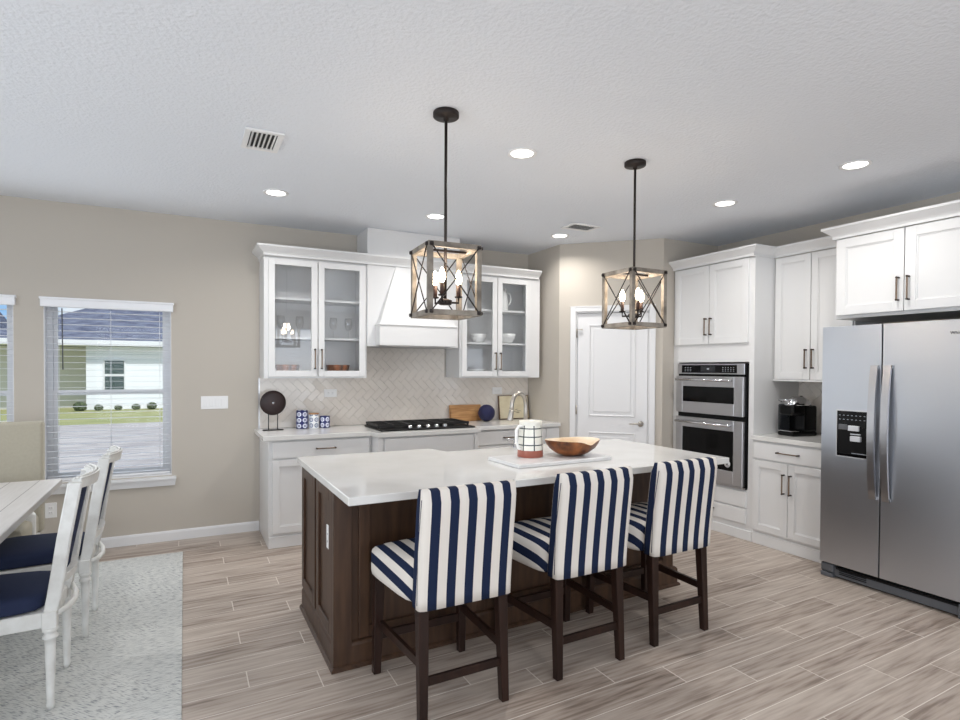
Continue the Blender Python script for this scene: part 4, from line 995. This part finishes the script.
# ------------------------------------------------------------------ dining corner
tag(MB().box(-3.0, -.012, 1.2, 5.06, .001, .011, .003).build('area_rug', 'rug'), 'pale grey woven area rug under the dining table', 'rug')
tb = thing('dining_table', 'whitewashed plank top dining table cut off by the left edge', 'dining table', (0, 0, .011))
MB().box(-1.75, -.682, 2.25, 4.385, .71, .75, .004).build('tabletop', 'table', tb)
MB().box(-1.62, -.80, 2.4, 4.22, .63, .709).build('apron', 'driftwood', tb)
for y in (2.75, 3.95):
    MB().box(-1.30, -1.12, y - .06, y + .06, .06, .63, .004).box(-1.5, -.92, y - .07, y + .07, 0, .06, .006).build('trestle', 'antique', tb)
MB().box(-1.24, -1.18, 2.81, 3.89, .15, .22, .003).build('crossbeam', 'antique', tb)
def dining_chair():
    t_ = thing('dining_chair', 'x', 'dining chair')     # faces -x; rear legs at x = 0, half width .2
    hw = .185
    def post(s_):
        y = s_ * hw; b = MB()
        pts = [(.0, .40), (.015, .48), (.05, .72), (.09, .955)]
        for (x0, z0), (x1, z1) in zip(pts, pts[1:]):
            c = .021
            i0, i1 = -s_ * c, s_ * .045; q0, q1 = sorted((y + s_ * c, y - s_ * .045))
            b.hexa([(x0 - c, q0, z0), (x0 + c, q0, z0), (x0 + c, q1, z0), (x0 - c, q1, z0)], [(x1 - c, q0, z1), (x1 + c, q0, z1), (x1 + c, q1, z1), (x1 - c, q1, z1)])
        b.build('back_post', 'antique', t_)
        b = MB()
        for oy in (-.012, .012):
            b.tube([(x0 - .022, y + oy, z0) for x0, z0 in pts], .0045, 6); b.tube([(x0 + .022, y + oy, z0) for x0, z0 in pts], .0045, 6)
        b.build('post_moulding', 'antique', t_)
    post(-1); post(1)
    def curved(z, h, dep, x, bow, nm, th=.022):
        b = MB(); n = 14; V = []
        for k in range(n + 1):
            s_ = -1 + 2 * k / n; y = s_ * (hw - .015); xx = x + bow * (1 - s_ * s_)
            V.append([b.bm.verts.new(q) for q in ((xx - dep, y, z), (xx + dep, y, z), (xx + dep + .008, y, z + h), (xx - dep + .008, y, z + h))])
        for a_, c_ in zip(V, V[1:]):
            for i in range(4): b.bm.faces.new((a_[i], a_[(i + 1) % 4], c_[(i + 1) % 4], c_[i]))
        b.bm.faces.new(V[0]); b.bm.faces.new(V[-1]); bmesh.ops.recalc_face_normals(b.bm, faces=b.bm.faces[:])
        return b
    b = curved(.925, .045, .018, .086, .045, 'x')
    for dz_, dx in ((.045, -.012), (.05, .0), (.045, .012)):
        b.tube([(.096 + dx + .045 * (1 - s_ * s_), s_ * hw, .925 + dz_ + .002) for s_ in [-1 + k / 7 for k in range(15)]], .005, 6)
    b.build('top_rail', 'antique', t_)
    b = curved(.515, .04, .014, .018, .03, 'x'); b.build('lower_rail', 'antique', t_)
    b = MB(); n = 12; V = []
    for k in range(n + 1):
        s_ = -1 + 2 * k / n; y = s_ * (hw - .044)
        V.append([b.bm.verts.new(q) for q in ((.008 + .012 * (1 - s_ * s_), y, .55), (.024 + .014 * (1 - s_ * s_), y, .55), (.088 + .025 * (1 - s_ * s_), y, .93), (.066 + .025 * (1 - s_ * s_), y, .93))])
    for a_, c_ in zip(V, V[1:]):
        for i in range(4): b.bm.faces.new((a_[i], a_[(i + 1) % 4], c_[(i + 1) % 4], c_[i]))
    b.bm.faces.new(V[0]); b.bm.faces.new(V[-1]); bmesh.ops.recalc_face_normals(b.bm, faces=b.bm.faces[:])
    b.build('back_pad', 'navy', t_)
    # seat
    b = MB(); r_ = bmesh.ops.create_cube(b.bm, size=1); bmesh.ops.subdivide_edges(b.bm, edges=b.bm.edges[:], cuts=6, use_grid_fill=True)
    for v in b.bm.verts:
        x, y, z = v.co * 2; n = 6; L_ = (abs(x) ** n + abs(y) ** n + abs(z) ** n) ** (1 / n); x, y, z = x / L_, y / L_, z / L_
        zz = .452 + z * .038 + (.014 * (1 - x * x) * (1 - y * y) if z > 0 else 0)
        v.co = Vector((-.235 + x * .215, y * (.215 + .02 * (-x)), zz))
    b.build('seat', 'navy', t_, smooth=True)
    MB().prism([(-.445, -.235), (.01, -.2), (.01, .2), (-.445, .235)], .352, .418, bev=.006).build('seat_apron', 'antique', t_)
    b = MB().tube([(.02, -.19, .405), (.05, -.1, .395), (.06, 0, .392), (.05, .1, .395), (.02, .19, .405)], .012, 8); b.build('rear_rail', 'antique', t_)
    legp = [(0, .0), (.012, .0), (.016, .02), (.014, .03), (.02, .27), (.021, .30), (.028, .305), (.028, .315), (.022, .32), (.022, .33), (.029, .335), (.029, .345), (.024, .35), (0, .35)]
    for s_ in (-1, 1):
        for x in (-.415, .0):
            o = MB().lathe(legp, 20, (x, s_ * (.2 if x < -.1 else .19), 0)).build('leg', 'antique', t_)
            MB().box(x - .026, x + .026, s_ * (.2 if x < -.1 else .19) - .026, s_ * (.2 if x < -.1 else .19) + .026, .348, .42, .003).build('leg_block', 'antique', o)
    return t_
ch = dining_chair()
for i, (x, y, a_, lb) in enumerate(((-.507, 3.165, 0, 'white framed dining chair with navy seat, nearer of the two beside the table'),
                                    (-.475, 3.875, 0, 'white framed dining chair with navy seat, farther one nearer the window wall'))):
    o = ch if i == 0 else copy_tree(ch)
    o.location = (x, y, .0115); o.rotation_euler = (0, 0, a_); o['label'] = lb; o['group'] = 'navy dining chairs on the near side of the table'
hc = thing('host_chair', 'greige upholstered high back chair at the head of the table under the window', 'dining chair', (-1.13, 4.72, .0115))
MB().box(-.285, .285, 0, .09, .34, 1.085, .02, 3, m=rx_(R(-2))).build('backrest', 'linen', hc)
MB().box(-.27, .27, -.46, .01, .34, .475, .03, 3).build('seat', 'linen', hc)
for x in (-.24, .24):
    for y in (-.42, .03): MB().lathe([(0, 0), (.014, 0), (.024, .3), (.03, .34), (0, .34)], 16, (x, y, 0)).build('leg', 'antique', hc)
for x in (-.255, .255):
    MB().box(x - .028, x + .028, -.20, -.13, .33, .52, .026, 4).build('arm_end', 'antique', hc)
